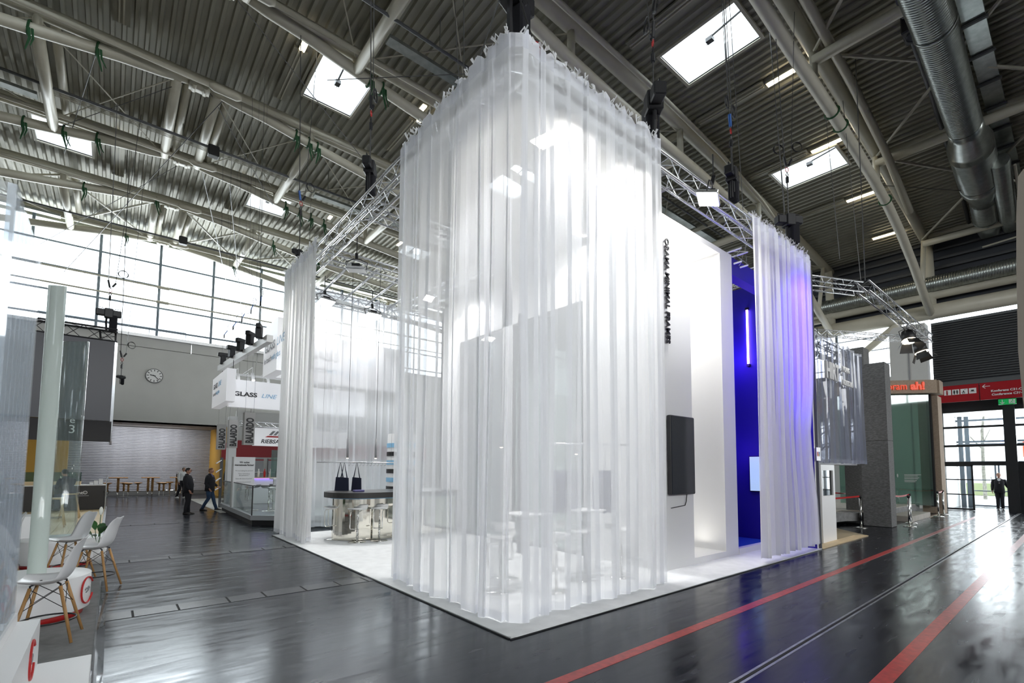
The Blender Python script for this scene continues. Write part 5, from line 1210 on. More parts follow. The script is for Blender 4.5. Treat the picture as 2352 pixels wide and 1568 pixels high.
# red way-finding sign over the doors
sg_ = thing('wayfinding_sign', (29.5, 2, 4.95), 'long red wayfinding sign above the entrance doors', 'sign')
MB().box(29.5, 29.6, 2.96, 4.9, 4.94, 5.70).build('panel', 'red_sign', sg_); MB().box(29.5, 29.6, -3, 2.93, 4.94, 5.70).build('panel', 'red_sign', sg_); MB().box(29.48, 29.62, -3, 4.9, 5.70, 5.76).build('top_rail', 'steel_dark', sg_)
XD = (0, -1, 0); sx_ = 29.49
def arrow(y, z, s_, mat='white_print', down=False):
    if down: MB().obox((sx_, y, z+s_), (sx_, y, z-s_), .02, s_*.3, (1, 0, 0)).build('arrow', mat, sg_); MB().obox((sx_, y, z-s_), (sx_, y+s_*.7, z-s_*.2), .02, s_*.3, (1, 0, 0)).build('arrow', mat, sg_); MB().obox((sx_, y, z-s_), (sx_, y-s_*.7, z-s_*.2), .02, s_*.3, (1, 0, 0)).build('arrow', mat, sg_)
    else:
        for q in (((y-s_), z), ((y+s_*.25), z+s_*.7), ((y+s_*.25), z-s_*.7)): MB().obox((sx_, y+s_, z), (sx_, q[0], q[1]), .02, s_*.2, (1, 0, 0)).build('arrow', mat, sg_)
arrow(4.38, 5.38, .13); arrow(2.72, 5.53, .12)
for i, y in enumerate((4.0, 3.72, 3.44, 3.16)):
    MB().box(29.485, 29.5, y-.12, y+.12, 5.27, 5.51).build('pictogram', 'white_print', sg_)
    if i == 0: text('i', 'lettering', 'red_sign', sg_, (29.48, y+.05, 5.29), .3, XD, (0, 0, 1), .002, bold=.012)
    elif i == 1:
        for d in (-.05, .05): MB().ball((29.478, y+d, 5.46), .012, .02, .022, 8, 5).box(29.474, 29.48, y+d-.025, y+d+.025, 5.36, 5.435).box(29.474, 29.48, y+d-.015, y+d+.015, 5.29, 5.36).build('figure_mark', 'black_print', sg_)
    elif i == 2: MB().tube([(29.478, y+.02+.045*math.cos(a), 5.33+.045*math.sin(a)) for a in [k*PI/5 for k in range(10)]], .007, 4, closed=True).box(29.474, 29.48, y-.0, y+.025, 5.34, 5.43).build('wheelchair_mark', 'black_print', sg_); text('WC', 'lettering', 'black_print', sg_, (29.48, y-.0, 5.46), .05, XD, (0, 0, 1), .001)
    else: MB().box(29.474, 29.48, y-.045, y+.045, 5.37, 5.43).box(29.474, 29.48, y-.08, y+.08, 5.345, 5.355).build('cup_mark', 'black_print', sg_)
text('Konferenz C31-C32', 'lettering', 'white_print', sg_, (29.48, 2.58, 5.26), .13, XD, (0, 0, 1), .001, bold=.004); text('Conference C31-C32', 'lettering', 'white_print', sg_, (29.48, 2.57, 5.1), .13, XD, (0, 0, 1), .001, bold=.004, shear=.2)
ex = thing('exit_sign', (29.6, 2.1, 4.62), 'green emergency exit sign below the red sign', 'sign')
MB().box(29.58, 29.66, 1.84, 2.38, 4.68, 4.92).build('panel', 'green_sign', ex); sg_ = ex; sx_ = 29.57
arrow(2.26, 4.8, .09, 'white_print', True); MB().box(29.565, 29.58, 1.87, 2.06, 4.71, 4.89).build('pictogram', 'white_print', ex)
MB().ball((29.56, 1.94, 4.86), .01, .018, .018, 8, 5).obox((29.56, 1.95, 4.84), (29.56, 1.98, 4.78), .01, .03, (1, 0, 0)).obox((29.56, 1.98, 4.78), (29.56, 1.93, 4.72), .01, .02, (1, 0, 0)).obox((29.56, 1.98, 4.78), (29.56, 2.03, 4.73), .01, .02, (1, 0, 0)).obox((29.56, 1.95, 4.82), (29.56, 1.89, 4.80), .01, .015, (1, 0, 0)).build('running_figure', 'green_sign', ex)
# neighbouring stand edge at the far right
ne = thing('stand_wall_edge', (8, -.1, 0), 'tall beige rounded wall edge cut off by the right border', 'wall')
MB().prism([(-.6, 0), (.2, 0), (.2, 1.7), (.31, 2.0), (.385, 2.3), (.40, 3.0), (.375, 3.83), (.35, 4.4), (.32, 4.8), (.28, 4.86), (-.6, 4.86)], 7.0, 9.2, ax=0).build('panel', 'felt_pale' if 'felt_pale' in MAT else 'sign_grey', ne)
MB().box(6.99, 7.0, -.6, .25, 3.42, 3.43).build('seam', 'steel_dark', ne)
# corner truss with stage lamps
tr2 = 'aluminium corner truss over the grey stand'
truss((13.2, 5.0, 7.0), (15.75, 3.75, 7.0), .28, 'aluminium truss leg running towards the apex over the foil curtain', tr2, seg=.36); truss((15.75, 3.62, 7.0), (24.0, 3.6, 7.0), .28, 'long aluminium truss leg descending behind the stage lamps', tr2, seg=.36)
truss((24.0, 3.8, 6.9), (19.5, 6.3, 6.9), .2, 'thin aluminium truss joining the foil curtain to the stage lamps', tr2, indiv=False, r=.015)
tag(MB().tube([(15.75, 3.7, 7.02), (15.75, 3.7, 13.5)], .012, 5).build('rope', 'wire'), 'steel rope at the apex of the corner truss', 'rope')
def parcan(loc, d, l):
    loc = Vector(loc); M = Vector(d).to_track_quat('-Z', 'Y').to_matrix().to_4x4(); M.translation = loc
    r_ = bpy.data.objects.new('stage_lamp', None); COL.objects.link(r_); r_.matrix_world = M; ORG[r_.name] = Vector((0, 0, 0)); tag(r_, l, 'lamp', 'black stage lamps with barn doors')
    MB().lathe([(0, .3), (.16, .28), (.2, .1), (.2, -.1), (.17, -.1), (.17, .1)], n=20).build('can', 'black', r_, smooth=True)
    MB().lathe([(.21, -.1), (.21, -.12), (.185, -.12), (.185, -.1)], n=20).build('lens_ring', 'lamp_warm', r_)
    for k in range(4):
        a = k*PI/2; c_, s2 = math.cos(a), math.sin(a)
        MB().add([(c_*.2-s2*w_, s2*.2+c_*w_, -.12) for w_ in (-.15, .15)]+[(c_*.36-s2*w_, s2*.36+c_*w_, -.40) for w_ in (.2, -.2)], [(0, 1, 2, 3)]).build('barn_door', 'black', r_)
    MB().tube([(-.22, 0, .0), (-.24, 0, .3), (0, 0, .42), (.24, 0, .3), (.22, 0, 0)], .015, 5).build('yoke', 'black', r_)
parcan((21.4, 3.85, 6.45), (-.3, -.2, -1), 'black stage lamp with barn doors, left one of two'); parcan((23.0, 3.8, 6.3), (0, -.3, -1), 'black stage lamp with barn doors, right one of two')
# tree and building outside
tq = thing('bare_tree', (43, 5.1, 0), 'bare young tree outside behind the entrance doors', 'tree')
MB().tube([(43, 4.3, 0), (43, 4.32, 2), (43, 4.28, 4.4), (43.1, 4.1, 6)], [.1, .09, .08, .03], 8).build('trunk', 'bark', tq); MB().tube([(43, 4.3, 3.2), (43, 4.9, 4.1), (43, 5.3, 5.2)], [.05, .04, .02], 6).build('branch', 'bark', tq); MB().tube([(43, 4.3, 3.5), (43, 3.9, 4.5)], [.04, .02], 6).build('branch', 'bark', tq)
of = thing('wall_far_building', (58, 5, 0), 'pale building far outside behind the doors', None, kind='structure')
MB().box(58, 60, -30, 34, 0, 4.2).build('facade', 'lacquer', of); MB().box(57.9, 58, 1.5, 3.4, 3.0, 4.4).build('red_board', 'orange_sign', of); MB().box(50, 51, -5, 12, 0, .9).build('hedge', 'leaf_far' if 'leaf_far' in MAT else 'felt_beige', of)
# ================================================================== UNDER THE ROOF
def strip(x, y0, y1, label, lit=True):
    z = zd(x)-.12
    r_ = thing('ceiling_light', (x, (y0+y1)/2, z), label, 'lamp', 'tube lights under the roof')
    MB().box(x-.09, x+.09, y0-.0, y1, z, z+.06).build('housing', 'steel', r_)
    for dx in (-.045, .045): MB().tube([(x+dx, y0+.04, z-.03), (x+dx, y1-.04, z-.03)], .026, 8).build('light_tube', 'lamp_warm' if lit else 'white_print', r_)
    for y in (y0+.3, y1-.3): MB().tube([(x, y, z+.06), (x, y, z+.13)], .01, 5).build('hanger', 'wire', r_)
LX = [(15.6, 4.85, 6.05, 1), (19.9, 4.95, 6.2, 1), (24.2, 5.05, 6.25, 1), (28.3, 5.1, 6.3, 1), (3.85, 14.0, 14.8, 1), (7.8, 14.2, 14.6, 1), (8.0, 14.75, 15.1, 1), (-.4, 23.6, 24.0, 1), (3.9, 23.7, 24.1, 1), (7.9, 23.8, 24.2, 1), (11.8, 23.8, 24.4, 1)]
for i, (x, a, b_, l) in enumerate(LX):
    strip(x, a, b_, 'burning tube light under the ribbed roof, ' + ('%s one along the right truss' % ('nearest', 'second', 'third', 'farthest')[i] if i < 4 else ('partly hidden by the tubes at the upper left', 'short end beside the curtain top, upper', 'short end beside the curtain top, lower', 'leftmost short end far back', 'short end above the far small skylight', 'short end above the left aluminium truss', 'short end near the unlit flood')[i-4]))
for i, (x, a, b_) in enumerate(((3.85, 14.85, 17.4), (-.4, 14.4, 17.3), (7.9, 15.2, 17.4), (15.6, 6.1, 8.4), (11.3, 5, 8.2), (8.0, 4.9, 8.3), (19.9, 6.3, 8.5), (24.2, 6.3, 8.5), (-.4, 24.1, 26.8), (3.9, 24.2, 26.8))):
    r_ = thing('light_trough', (x, (a+b_)/2, zd(x)-.1), 'long unlit light trough '+('above the left cross tubes at the picture top', 'left of the roof crown at the upper left edge', 'right of the upper left skylight', 'behind the nearest burning tube light', 'just left of the big right skylight', 'above the near corner of the curtain', 'behind the second burning tube light at the right', 'behind the third burning tube light at the right', 'beside the far left skylight', 'beside the far small skylight')[i], 'trough', 'unlit light troughs')
    MB().box(x-.2, x+.2, a, b_, zd(x)-.06, zd(x)+.0).build('reflector', 'deck', r_)
    for dx in (-.05, .05): MB().box(x+dx-.02, x+dx+.02, a+.05, b_-.05, zd(x)-.1, zd(x)-.06).build('tube_cover', 'steel', r_)
# spiral duct
du = thing('air_duct', (20, 2, 13), 'big shiny ribbed air duct below the roof', 'duct')
def ribbed(p0, p1, r, n_, nm='duct_section', mat='galv', parent=None):
    p0 = Vector(p0); p1 = Vector(p1); pts, rs = [], []
    N = int((p1-p0).length/.09)
    for i in range(N+1):
        for dt, dr in ((0, 0), (.35, 0), (.5, .018), (.65, 0)):
            t = (i+dt)/(N+1); pts.append(p0.lerp(p1, t)); rs.append(r+dr)
    return MB().tube(pts, rs, n_).build(nm, mat, parent, smooth=True)
ribbed((2, 1.95, 13.1), (15.5, 1.97, 13.05), .42, 20, parent=du); ribbed((15.6, 1.97, 13.05), (20.8, 2.05, 13.0), .42, 20, parent=du)
MB().tube([(15.5, 1.97, 13.05), (15.6, 1.97, 13.05)], .45, 20).build('joint_band', 'galv', du, smooth=True)
MB().tube([(20.8, 2.05, 13), (21.2, 2.05, 13), (22.0, 2.07, 12.95), (22.5, 2.08, 12.95)], [.43, .45, .60, .60], 24).build('reducer', 'galv', du, smooth=True)
ribbed((22.5, 2.08, 12.95), (25.0, 2.15, 12.9), .58, 24, parent=du)
MB().tube([(25, 2.15, 12.9), (25.5, 2.17, 12.9), (26.3, 2.2, 12.85), (26.8, 2.2, 12.85)], [.6, .6, .44, .44], 24).build('reducer', 'galv', du, smooth=True)
ribbed((26.8, 2.2, 12.85), (28.6, 2.3, 12.8), .44, 20, parent=du); MB().tube([(28.6, 2.3, 12.8), (28.9, 2.3, 12.8), (29.3, 2.3, 12.6), (29.5, 2.3, 12.2)], [.47, .46, .44, .3], 20).build('end_bend', 'galv', du, smooth=True)
d2_ = thing('air_duct', (27, 1.5, 12.6), 'thinner ribbed air duct right of the big one', 'duct'); ribbed((23.5, 1.5, 12.7), (29.8, 1.7, 12.5), .27, 16, parent=d2_); MB().tube([(24, 1.15, 12.6), (29.6, 1.3, 12.3), (29.8, 1.3, 12.0), (29.8, 2.6, 11.9)], .04, 6).build('condensate_pipe', 'steel', d2_)
d3_ = thing('air_duct', (30, 10, 10.9), 'ribbed air duct running along the end wall under the roof', 'duct'); ribbed((29.9, -2, 10.75), (29.9, 24, 10.75), .36, 16, parent=d3_)
tr_ = thing('cable_tray', (16, 1.4, 13.5), 'grey perforated cable tray beside the big air duct', 'cable tray')
MB().box(4, 29.5, 1.15, 1.55, 13.45, 13.5).box(4, 29.5, 1.13, 1.15, 13.45, 13.56).box(4, 29.5, 1.55, 1.57, 13.45, 13.56).build('tray', 'galv', tr_)
for i in range(17): MB().box(4.6+i*1.5, 4.68+i*1.5, 1.08, 1.62, 13.38, 13.44).build('tray_bracket', 'steel_dark', tr_)
bp_ = thing('black_pipe', (20, 2.6, 13.6), 'dark pipe hanging left of the big air duct', 'pipe')
MB().tube([(13, 2.45, 13.6), (19.3, 2.6, 13.6), (27, 2.87, 13.5), (29, 2.9, 12.9)], .07, 10).build('pipe', 'steel_dark', bp_, smooth=True)
for i in range(9): MB().tube([(14+i*1.6, 2.48+i*.045, 13.6), (14+i*1.6, 2.48+i*.045, 14.0)], .012, 4).build('hanger', 'wire', bp_)
fan = thing('black_loudspeaker', (15.6, 2.35, 13.5), 'black box loudspeaker on the cross tube by the duct', 'loudspeaker'); MB().bbox(15.3, 15.9, 2.1, 2.6, 13.15, 13.65, .03).build('box', 'black', fan); MB().lathe([(0, -.01), (.17, -.01), (.2, -.03), (.2, 0)], (15.6, 2.35, 13.15), 18).build('cone', 'panel_dark', fan)
# cable runs between the left trusses
for i, (ya, yb, zz) in enumerate(((20.4, 20.4, 13.75), (29.8, 29.8, 13.6), (11.2, 11.2, 13.75))):
    r_ = thing('cable_run', (0, ya, zz), ('thin bundle of pipes and cables between the second truss pair', 'dark pipe run nearest the gable window', 'grey pipe and perforated tray above the near curtain corner')[i], 'pipe')
    MB().tube([(-12, ya, zz), (24, ya, zz-.3)], .045, 8).build('pipe', 'steel_dark', r_, smooth=True)
    if i < 2:
        for dy in (.12, .2, .28, .36): MB().tube([(-2, ya+dy, zz-.1), (1.0, ya+dy, zz-.1), (5, ya+dy, zz-.15)], .012, 4).build('cable', 'steel', r_)
    MB().box(-12, -2.4, ya+.5, ya+.8, zz-.2, zz-.1).box(6.2 if i != 2 else 5.3, 24, ya+.5, ya+.8, zz-.2, zz-.1).build('tray', 'galv', r_)
    for k in range(9): MB().tube([(-9+k*2.6, ya+.05, zz-.1), (-9+k*2.6, ya+.05, zd(-9+k*2.6))], .015, 4).build('hanger_rod', 'galv', r_)
# green round slings on the chords
SL = [(-2.3, 17.9, 0), (-.9, 17.9, 1), (4.55, 17.9, 0), (5.0, 17.9, 1), (5.3, 17.9, 0), (-2.9, 22.9, 0), (-1.9, 22.9, 1), (-1.0, 22.9, 1), (5.5, 22.9, 0), (6.1, 22.9, 1), (6.6, 22.9, 0), (7.2, 22.9, 1), (-1.5, 27.2, 0), (1.0, 27.2, 1), (6.0, 27.2, 1), (8.3, 27.2, 0), (5.5, 13.6, 0), (5.9, 13.6, 1), (16.4, 4.5, 2), (17.2, 4.5, 2), (22.3, 4.5, 2), (.0, 32.1, 0), (5.0, 32.1, 1)]
for i, (x, y, k) in enumerate(SL):
    z = zlow(x)
    row = sorted(q for q in SL if q[1] == y); nr = {32.1: 'roof truss at the gable window', 27.2: 'second roof truss from the gable', 22.9: 'third roof truss from the gable', 17.9: 'fourth roof truss from the gable', 13.6: 'roof truss behind the upper skylight', 4.5: 'right hand roof truss'}[y]
    r_ = thing('round_sling', (x, y, z), 'green round sling on the %s, %s from the left' % (nr, ORD[row.index(SL[i])]), 'sling', 'green round slings')
    MB().tube([(x+.02*math.sin(a), y+.19*math.cos(a), z+.19*math.sin(a)) for a in [q*PI/8 for q in range(16)]], .03, 5, closed=True).build('loop', 'sling_green', r_)
    if k < 2:
        MB().tube([(x, y-.17, z-.1), (x+.04, y-.14, z-.35), (x+.16*k-.03, y-.12, z-.7)], [.05, .035, .015], 6).tube([(x+.08, y-.17, z-.1), (x+.11, y-.16, z-.35), (x+.16*k+.06, y-.12, z-.55)], [.035, .025, .012], 6).build('tail', 'sling_green', r_)
# long thin ropes criss-crossing under the roof
RP = [((-.9, 17.9, 13.9), (-2, 25, 13.9)), ((2.3, 17.9, 14), (-2.2, 31, 11)), ((2.3, 22.9, 13.9), (4.9, 33, 12.6)), ((1.6, 22.9, 14), (-3.5, 33, 12.5)), ((1.9, 13.6, 13.9), (7.2, 15.5, 11.5)), ((6.2, 6.8, 13.8), (5.3, 7.8, 9.6)), ((9.5, 8.7, 13), (4.2, 13.4, 12.8)), ((3.3, 22.9, 13.7), (5.8, 33, 10.6)),
      ((1.9, 17.9, 14), (5.0, 22.9, 13.5)), ((-2.2, 22.9, 13.6), (1.2, 17.9, 14)), ((22, 4.5, 12.6), (29, -.3, 12.6)), ((2.1, 27.2, 14), (7, 32, 12.6))]
for i, (a, b_) in enumerate(RP): tag(MB().tube([a, b_], .014, 4).build('steel_rope', 'wire'), 'thin steel rope '+('falling back from the left of the fourth truss', 'running from the crown of the fourth truss to the gable glass', 'running from the third truss crown to the gable glass, right one', 'running from the third truss crown down to the left', 'passing the upper left skylight', 'hanging slanted left of the near curtain corner', 'crossing above the left edge of the stand', 'reaching far down the gable glass', 'crossing from the fourth to the third truss, rising right', 'crossing from the third to the fourth truss, falling left', 'tied to the right hand truss under the duct', 'running to the right end of the gable glass')[i], 'rope')
for i, (x, y, l) in enumerate(((9.6, 4.4, 7.5), (12.2, 4.4, 8), (11.2, 4.9, 6.6), (16.2, 4.4, 8), (17.4, 4.2, 7.6), (14.6, 5.2, 7))): tag(MB().tube([(x, y, l), (x+.05, y+.3, zd(x)-.1)], .008, 4).build('steel_rope', 'wire'), 'thin vertical steel rope right of the corner curtain, '+('leftmost', 'in the middle of the big skylight', 'between the two skylights', 'at the small skylight', 'right of the small skylight', 'left of the small skylight')[i], 'rope')
for i, (x, y, l) in enumerate(((2.35, 20.3, 'black box camera on a cross tube below the roof crown'), (2.3, 29.6, 'black box camera on a cross tube before the gable window'))):
    r_ = thing('box_camera', (x, y, 13.3), l, 'camera'); MB().bbox(x-.18, x+.18, y-.15, y+.15, 13.25, 13.65, .03).build('body', 'black', r_)
# ================================================================== PEOPLE
def skin_mesh(name, nodes, edges, mat, parent, sub=2, root=0, extra=None):
    """grow one continuous surface over a skeleton; nodes: list of (xyz, radius or (rx, ry))"""
    me = bpy.data.meshes.new(name); me.from_pydata([n_[0] for n_ in nodes], edges, [])
    o_ = bpy.data.objects.new(name, me); COL.objects.link(o_)
    md = o_.modifiers.new('s', 'SKIN'); md.branch_smoothing = .3; md.use_smooth_shade = True
    for i, n_ in enumerate(nodes):
        r_ = n_[1]; me.skin_vertices[0].data[i].radius = r_ if isinstance(r_, tuple) else (r_, r_)
        me.skin_vertices[0].data[i].use_root = (i == root)
    sb_ = o_.modifiers.new('u', 'SUBSURF'); sb_.levels = sub; sb_.render_levels = sub
    dg = bpy.context.evaluated_depsgraph_get(); m2 = bpy.data.meshes.new_from_object(o_.evaluated_get(dg)); bpy.data.objects.remove(o_)
    m2.materials.clear(); m2.materials.append(MAT[mat])
    for p in m2.polygons: p.use_smooth = True
    if extra:
        bm = bmesh.new(); bm.from_mesh(m2); k = extra; vs_ = [bm.verts.new(v) for v in k.v]
        for f in k.f:
            try: fc = bm.faces.new([vs_[i] for i in f]); fc.smooth = True
            except ValueError: pass
        bm.to_mesh(m2); bm.free()
    o2 = bpy.data.objects.new(name, m2); COL.objects.link(o2); o2.parent = parent; ORG[o2.name] = Vector((0, 0, 0))
    return o2
def head_geo(c, f, hgt=.235):
    """head facing +x (turned by f): skull, jaw, nose, ears"""
    mb = MB(); n_, m_ = 16, 12; vs_ = []
    for i in range(m_+1):
        t = PI*i/m_
        for k in range(n_):
            a = 2*PI*k/n_; x = math.sin(t)*math.cos(a); y = math.sin(t)*math.sin(a); z = -math.cos(t)
            rx = .098; ry = .076
            if z < -.1: rx *= 1-.12*abs(z); ry *= 1-.30*abs(z)
            if x > 0 and -.75 < z < -.45: x *= 1.08
            q = (x*rx, y*ry, z*hgt/2)
            if x > .5 and -.35 < z < .1 and abs(y) < .42: q = (q[0]+.018*(1-abs(y)/.42)*(1-abs(z+.15)/.25 if abs(z+.15) < .25 else 0), q[1], q[2])
            vs_.append(q)
    mb.add(vs_, [(i*n_+k, i*n_+(k+1) % n_, (i+1)*n_+(k+1) % n_, (i+1)*n_+k) for i in range(m_) for k in range(n_)])
    mb.add([(.09, -.012, .01), (.118, 0, -.03), (.09, .012, .01), (.088, .02, -.04), (.088, -.02, -.04)], [(0, 1, 2), (2, 1, 3), (0, 4, 1), (1, 4, 3)])
    for s_ in (-1, 1): mb.ball((-.005, s_*.078, -.01), .018, .008, .03, 8, 6)
    cs, sn = math.cos(f), math.sin(f); mb.v = [(c[0]+x*cs-y*sn, c[1]+x*sn+y*cs, c[2]+z) for x, y, z in mb.v]
    return mb
def hand_nodes(wr_, d, palm, nodes, edges, iw, curl=.5):
    d = Vector(d).normalized(); palm = Vector(palm).normalized(); s_ = d.cross(palm)
    w0 = Vector(wr_); k = len(nodes); nodes.append((tuple(w0+d*.045), (.022, .016))); edges.append((iw, k))
    for j, (off, ln) in enumerate(((.026, .062), (.009, .07), (-.009, .066), (-.026, .052))):
        a = w0+d*.085+s_*off; b_ = a+d*ln*.5+palm*curl*.02; c = b_+(d*(1-curl)+palm*curl).normalized()*ln*.45
        n0 = len(nodes); nodes += [(tuple(a), .0095), (tuple(b_), .0085), (tuple(c), .007)]; edges += [(k, n0), (n0, n0+1), (n0+1, n0+2)]
    n0 = len(nodes); a = w0+d*.03+s_*.03; nodes += [(tuple(a), .010), (tuple(a+(d+s_*.6).normalized()*.045), .008)]; edges += [(k, n0), (n0, n0+1)]
def person(loc, rz, label, H=1.78, top='cloth_black', legs='cloth_black', shoe='shoe_dark', hair='hair_dark', shirt=None, glasses=False, jacket=True, headyaw=0, lean=0, armL=None, armR=None, footL=None, footR=None, seated=False, badge=False, bald=False, headdip=0, heavy=1.0):
    """figure facing local +x; L is +y"""
    s_ = H/1.78; root = thing('person', loc, label, 'person', rz=rz, local=True)
    hip = Vector((0, 0, .93)); 
    if seated: hip = Vector((0, 0, .86))
    chest = hip+Vector((lean*.45, 0, .36)); neck = chest+Vector((lean*.25, 0, .175)); headc = neck+Vector((.025+lean*.15, 0, .155-headdip))
    fL = footL or ((-.02, .10), (0, .115)); fR = footR or ((-.02, -.10), (0, -.115))
    armL = armL or [(.0, .215, -.28), (.06, .22, -.53)]; armR = armR or [(.0, -.215, -.28), (.06, -.22, -.53)]
    N, E_ = [], []
    def nd(p, r): N.append((tuple(Vector(p)*s_), tuple(a*s_ for a in r) if isinstance(r, tuple) else r*s_)); return len(N)-1
    def ed(a, b_): E_.append((a, b_))
    # ---- body: one surface with head, neck, arms, hands, legs
    iH = nd(hip, .09*heavy); iC = nd(chest, .085*heavy); iN = nd(neck, .055); iT = nd(headc+Vector((-.01, 0, -.06)), .05); ed(iH, iC); ed(iC, iN); ed(iN, iT)
    wr = []
    for sg2, arm in ((1, armL), (-1, armR)):
        sh = chest+Vector((0, sg2*.17, .10)); el = chest+Vector((arm[0][0], arm[0][1], arm[0][2]+.10)); wt = chest+Vector((arm[1][0], arm[1][1], arm[1][2]+.10))
        a = nd(sh, .036); b_ = nd(el, .032); c = nd(wt, .026); ed(iC, a); ed(a, b_); ed(b_, c); wr.append((c, el, wt, sg2))
    legsn = []
    for sg2, ft in ((1, fL), (-1, fR)):
        (kx, ky), (ax_, ay) = ft[0][:2], ft[1][:2]
        kz = ft[0][2] if len(ft[0]) > 2 else .50; az_ = ft[1][2] if len(ft[1]) > 2 else .09
        hj = hip+Vector((0, sg2*.085, -.05)); kn = Vector((kx, ky, kz)); an = Vector((ax_, ay, az_))
        a = nd(hj, .06*heavy); b_ = nd(kn, .045); c = nd(an, .034); ed(iH, a); ed(a, b_); ed(b_, c); legsn.append((hj, kn, an))
    for c, el, wt, sg2 in wr:
        d = (wt-el).normalized(); hand_nodes(Vector(N[c][0]), d, Vector((.3, -sg2, 0)), N, E_, c)
    hg = head_geo((0, 0, 0), headyaw); hg.v = [tuple((Vector(v)+headc)*s_) for v in hg.v]
    skin_mesh('body', N, E_, 'skin', root, 2, 0, hg)
    def loft(secs, n_=18):
        vs_ = []
        for c_, rx, ry in secs:
            for k in range(n_):
                a = 2*PI*k/n_; ca, sa = math.cos(a), math.sin(a)
                vs_.append(tuple((Vector(c_)+Vector((rx*math.copysign(abs(ca)**.85, ca), ry*math.copysign(abs(sa)**.85, sa), 0)))*s_))
        m_ = len(secs); return vs_, [(i*n_+k, i*n_+(k+1) % n_, (i+1)*n_+(k+1) % n_, (i+1)*n_+k) for i in range(m_-1) for k in range(n_)]+[tuple(range(n_-1, -1, -1)), tuple(range((m_-1)*n_, m_*n_))]
    hv = heavy; V = Vector
    # ---- trousers: hips and two tapering legs
    mb = MB().add(*loft([(hip+V((0, 0, -.14)), .085*hv, .13*hv), (hip+V((-.01, 0, -.06)), .125*hv, .168*hv), (hip+V((0, 0, .05)), .125*hv, .165*hv), (hip+V((0, 0, .13)), .115*hv, .15*hv)]))
    for hj, kn, an in legsn:
        low = an+V((0, 0, -.035)); pts = [hj+V((0, 0, .06)), hj+V((0, 0, -.03)), hj.lerp(kn, .5), kn+V((.005, 0, 0)), kn.lerp(low, .5)+V((-.012, 0, 0)), low]
        mb.tube([p_*s_ for p_ in pts], [q*s_ for q in (.08*hv, .098*hv, .086, .070, .062, .055)], 12)
    mb.build('trousers', legs, root, smooth=True)
    # ---- jacket or shirt: torso and sleeves
    hem = -.14 if jacket and not seated else .02; f_ = 1.0 if jacket else .93
    secs = [(hip+V((0, 0, hem)), .145*hv, .19*hv*f_), (hip+V((.005, 0, .06)), .142*hv, .182*hv*f_), (hip+V((.015, 0, .17)), .142*hv, .172*hv*f_), (chest+V((.01, 0, -.08)), .145*hv, .185*hv), (chest+V((0, 0, .03)), .132*hv, .20*hv), (chest+V((-.01, 0, .10)), .105*hv, .20), (chest+V((-.012, 0, .145)), .085, .155), (neck+V((-.02, 0, .005)), .066, .085), (neck+V((-.012, 0, .045)), .058, .062)]
    mb = MB().add(*loft([(c_, rx, ry) for c_, rx, ry in secs]))
    for cidx, el, wt, sg2 in wr:
        sh = chest+V((-.01, sg2*.175, .085)); end = el.lerp(wt, .95)
        mb.tube([p_*s_ for p_ in (chest+V((-.01, sg2*.10, .09)), sh, sh.lerp(el, .35)+V((0, sg2*.012, 0)), sh.lerp(el, .75), el, el.lerp(end, .5), end)], [q*s_ for q in (.06, .082, .072, .062, .060, .052, .044)], 12)
    jk_ = mb.build('jacket' if jacket else 'shirt', top, root, smooth=True)
    if shirt:
        mb = MB(); zz = [chest+Vector((.148*heavy, 0, -.28)), chest+Vector((.148*heavy, 0, -.03)), chest+Vector((.10*heavy, 0, .11)), neck+Vector((.055, 0, .02))]; ww = [.055, .05, .055, .05]
        mb.grid([[tuple((p_+Vector((-.012*abs(t), t*w_, 0)))*s_) for t in (-1, 0, 1)] for p_, w_ in zip(zz, ww)]).build('shirt', shirt, root, smooth=True)
    # ---- shoes
    for hj, kn, an in legsn:
        dn = Vector((1, 0, 0)); base = an.z-.09
        mb = MB(); vs_ = []
        for x, w_, h_ in ((-.07, .035, .07), (-.03, .045, .10), (.05, .045, .085), (.12, .048, .055), (.18, .035, .04), (.205, .012, .025)):
            for y, z in ((-1, 0), (-1, .5), (-.5, 1), (.5, 1), (1, .5), (1, 0)): vs_.append(tuple(Vector((an.x+x, an.y+y*w_, base+max(0, z*h_)))*s_))
        fs = [(i*6+k, i*6+(k+1) % 6, (i+1)*6+(k+1) % 6, (i+1)*6+k) for i in range(5) for k in range(6)]+[tuple(range(5, -1, -1)), tuple(range(30, 36))]
        mb.add(vs_, fs).build('shoe', shoe, root, smooth=True)
    # ---- hair, eyes, glasses, badge
    cs, sn = math.cos(headyaw), math.sin(headyaw)
    W = lambda x, y, z: tuple((headc+Vector((x*cs-y*sn, x*sn+y*cs, z)))*s_)
    if not bald:
        n_, m_ = 16, 8; vs_ = []
        for i in range(m_+1):
            t = PI*.60*i/m_
            for k in range(n_):
                a = 2*PI*k/n_; tt = t*(1-.42*max(0, math.cos(a))**.7); vs_.append(W(-.008+.103*math.sin(tt)*math.cos(a), .081*math.sin(tt)*math.sin(a), .002+.122*math.cos(tt)))
        MB().add(vs_, [(i*n_+k, i*n_+(k+1) % n_, (i+1)*n_+(k+1) % n_, (i+1)*n_+k) for i in range(m_) for k in range(n_)]).build('hair', hair, root, smooth=True)
    for y in (-.03, .03): MB().ball(W(.088, y, .012), .010, .012, .007, 8, 5).build('eye', 'black_gloss', root)
    MB().ball(W(.088, 0, -.066), .008, .024, .006, 8, 5).build('mouth', 'red_panel', root)
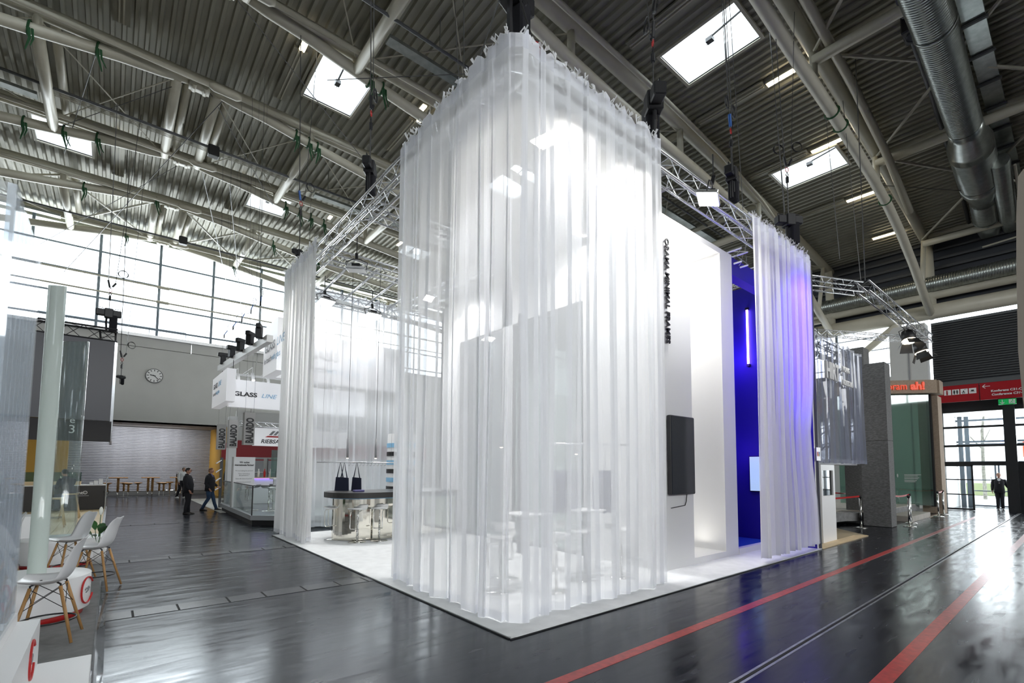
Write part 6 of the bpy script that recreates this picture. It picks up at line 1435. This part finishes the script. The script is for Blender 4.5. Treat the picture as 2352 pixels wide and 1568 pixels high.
    if glasses:
        g2 = MB()
        for y in (-.032, .032): g2.tube([W(.104, y+.024*math.cos(a), .012+.018*math.sin(a)) for a in [k*PI/6 for k in range(12)]], .003, 4, closed=True)
        g2.tube([W(.102, -.056, .014), W(.0, -.083, .012)], .003, 4).tube([W(.102, .056, .014), W(.0, .083, .012)], .003, 4).build('glasses', 'black', root)
    if badge: MB().box(.13*heavy*s_, .145*heavy*s_, .05, .10, 1.27*s_, 1.31*s_).build('badge', 'white_print', jk_)
    return root
rgt = math.atan2(-.64, .77)          # direction of image-right
person((2.24, 21.45, 0), rgt+.25, 'standing man in a black suit and glasses, looking right', 1.76, glasses=True, badge=True, lean=-.06, heavy=1.08, headdip=.0, footL=((-.0, .09), (.02, .08)), footR=((.02, -.08), (-.03, -.09)), armR=[(.02, -.23, -.27), (.14, -.22, -.50)])
person((3.1, 22.75, 0), rgt+.1, 'walking man in a black jacket over violet shirt and blue jeans', 1.75, legs='cloth_jeans', hair='hair_ginger', shirt='cloth_violet', heavy=1.1,
       footL=((.10, .10), (.24, .12)), footR=((.02, -.10), (-.22, -.10)), armR=[(-.04, -.24, -.28), (.10, -.24, -.5)], armL=[(-.02, .25, -.26), (.15, .30, -.42)])
person((3.05, 32.3, 0), rgt-.4, 'man in a white shirt bending his head, far behind the suited man', 1.80, top='cloth_white', jacket=False, hair='hair_grey', shoe='white_print', lean=.12, headdip=.05, footL=((.05, .09), (.1, .1)), footR=((-.03, -.08), (-.22, -.1)))
person((4.55, 27.9, 0), rgt-2.2, 'dark suited man with bald head standing behind the text board, left one', 1.92, legs='cloth_greyblue', bald=True)
person((4.9, 28.6, 0), rgt+2.6, 'dark suited man seen from behind next to the white column', 1.82, legs='cloth_greyblue', hair='hair_ginger', bald=True)
person((32.0, 2.72, 0), math.atan2(-.15, -1), 'man in a dark suit and white shirt walking in through the glass doors', 1.76, hair='hair_ginger', shirt='cloth_white', armR=[(.0, -.23, -.28), (.06, -.24, -.5)], armL=[(-.03, .26, -.25), (.02, .36, -.46)], footL=((.05, .08), (-.02, .09)), footR=((.02, -.07), (.1, -.08)))
person((-1.0, 21.0, 0), rgt+2.9, 'visitor in a dark blue jacket sitting on a wooden stool by the glass tube', 1.76, top='cloth_navy', legs='cloth_greyblue', seated=True, lean=.25,
       footL=((.34, .12, .80), (.30, .12, .42)), footR=((.34, -.12, .80), (.32, -.12, .42)), armL=[(.12, .2, -.24), (.34, .12, -.2)], armR=[(.12, -.2, -.24), (.34, -.12, -.2)])
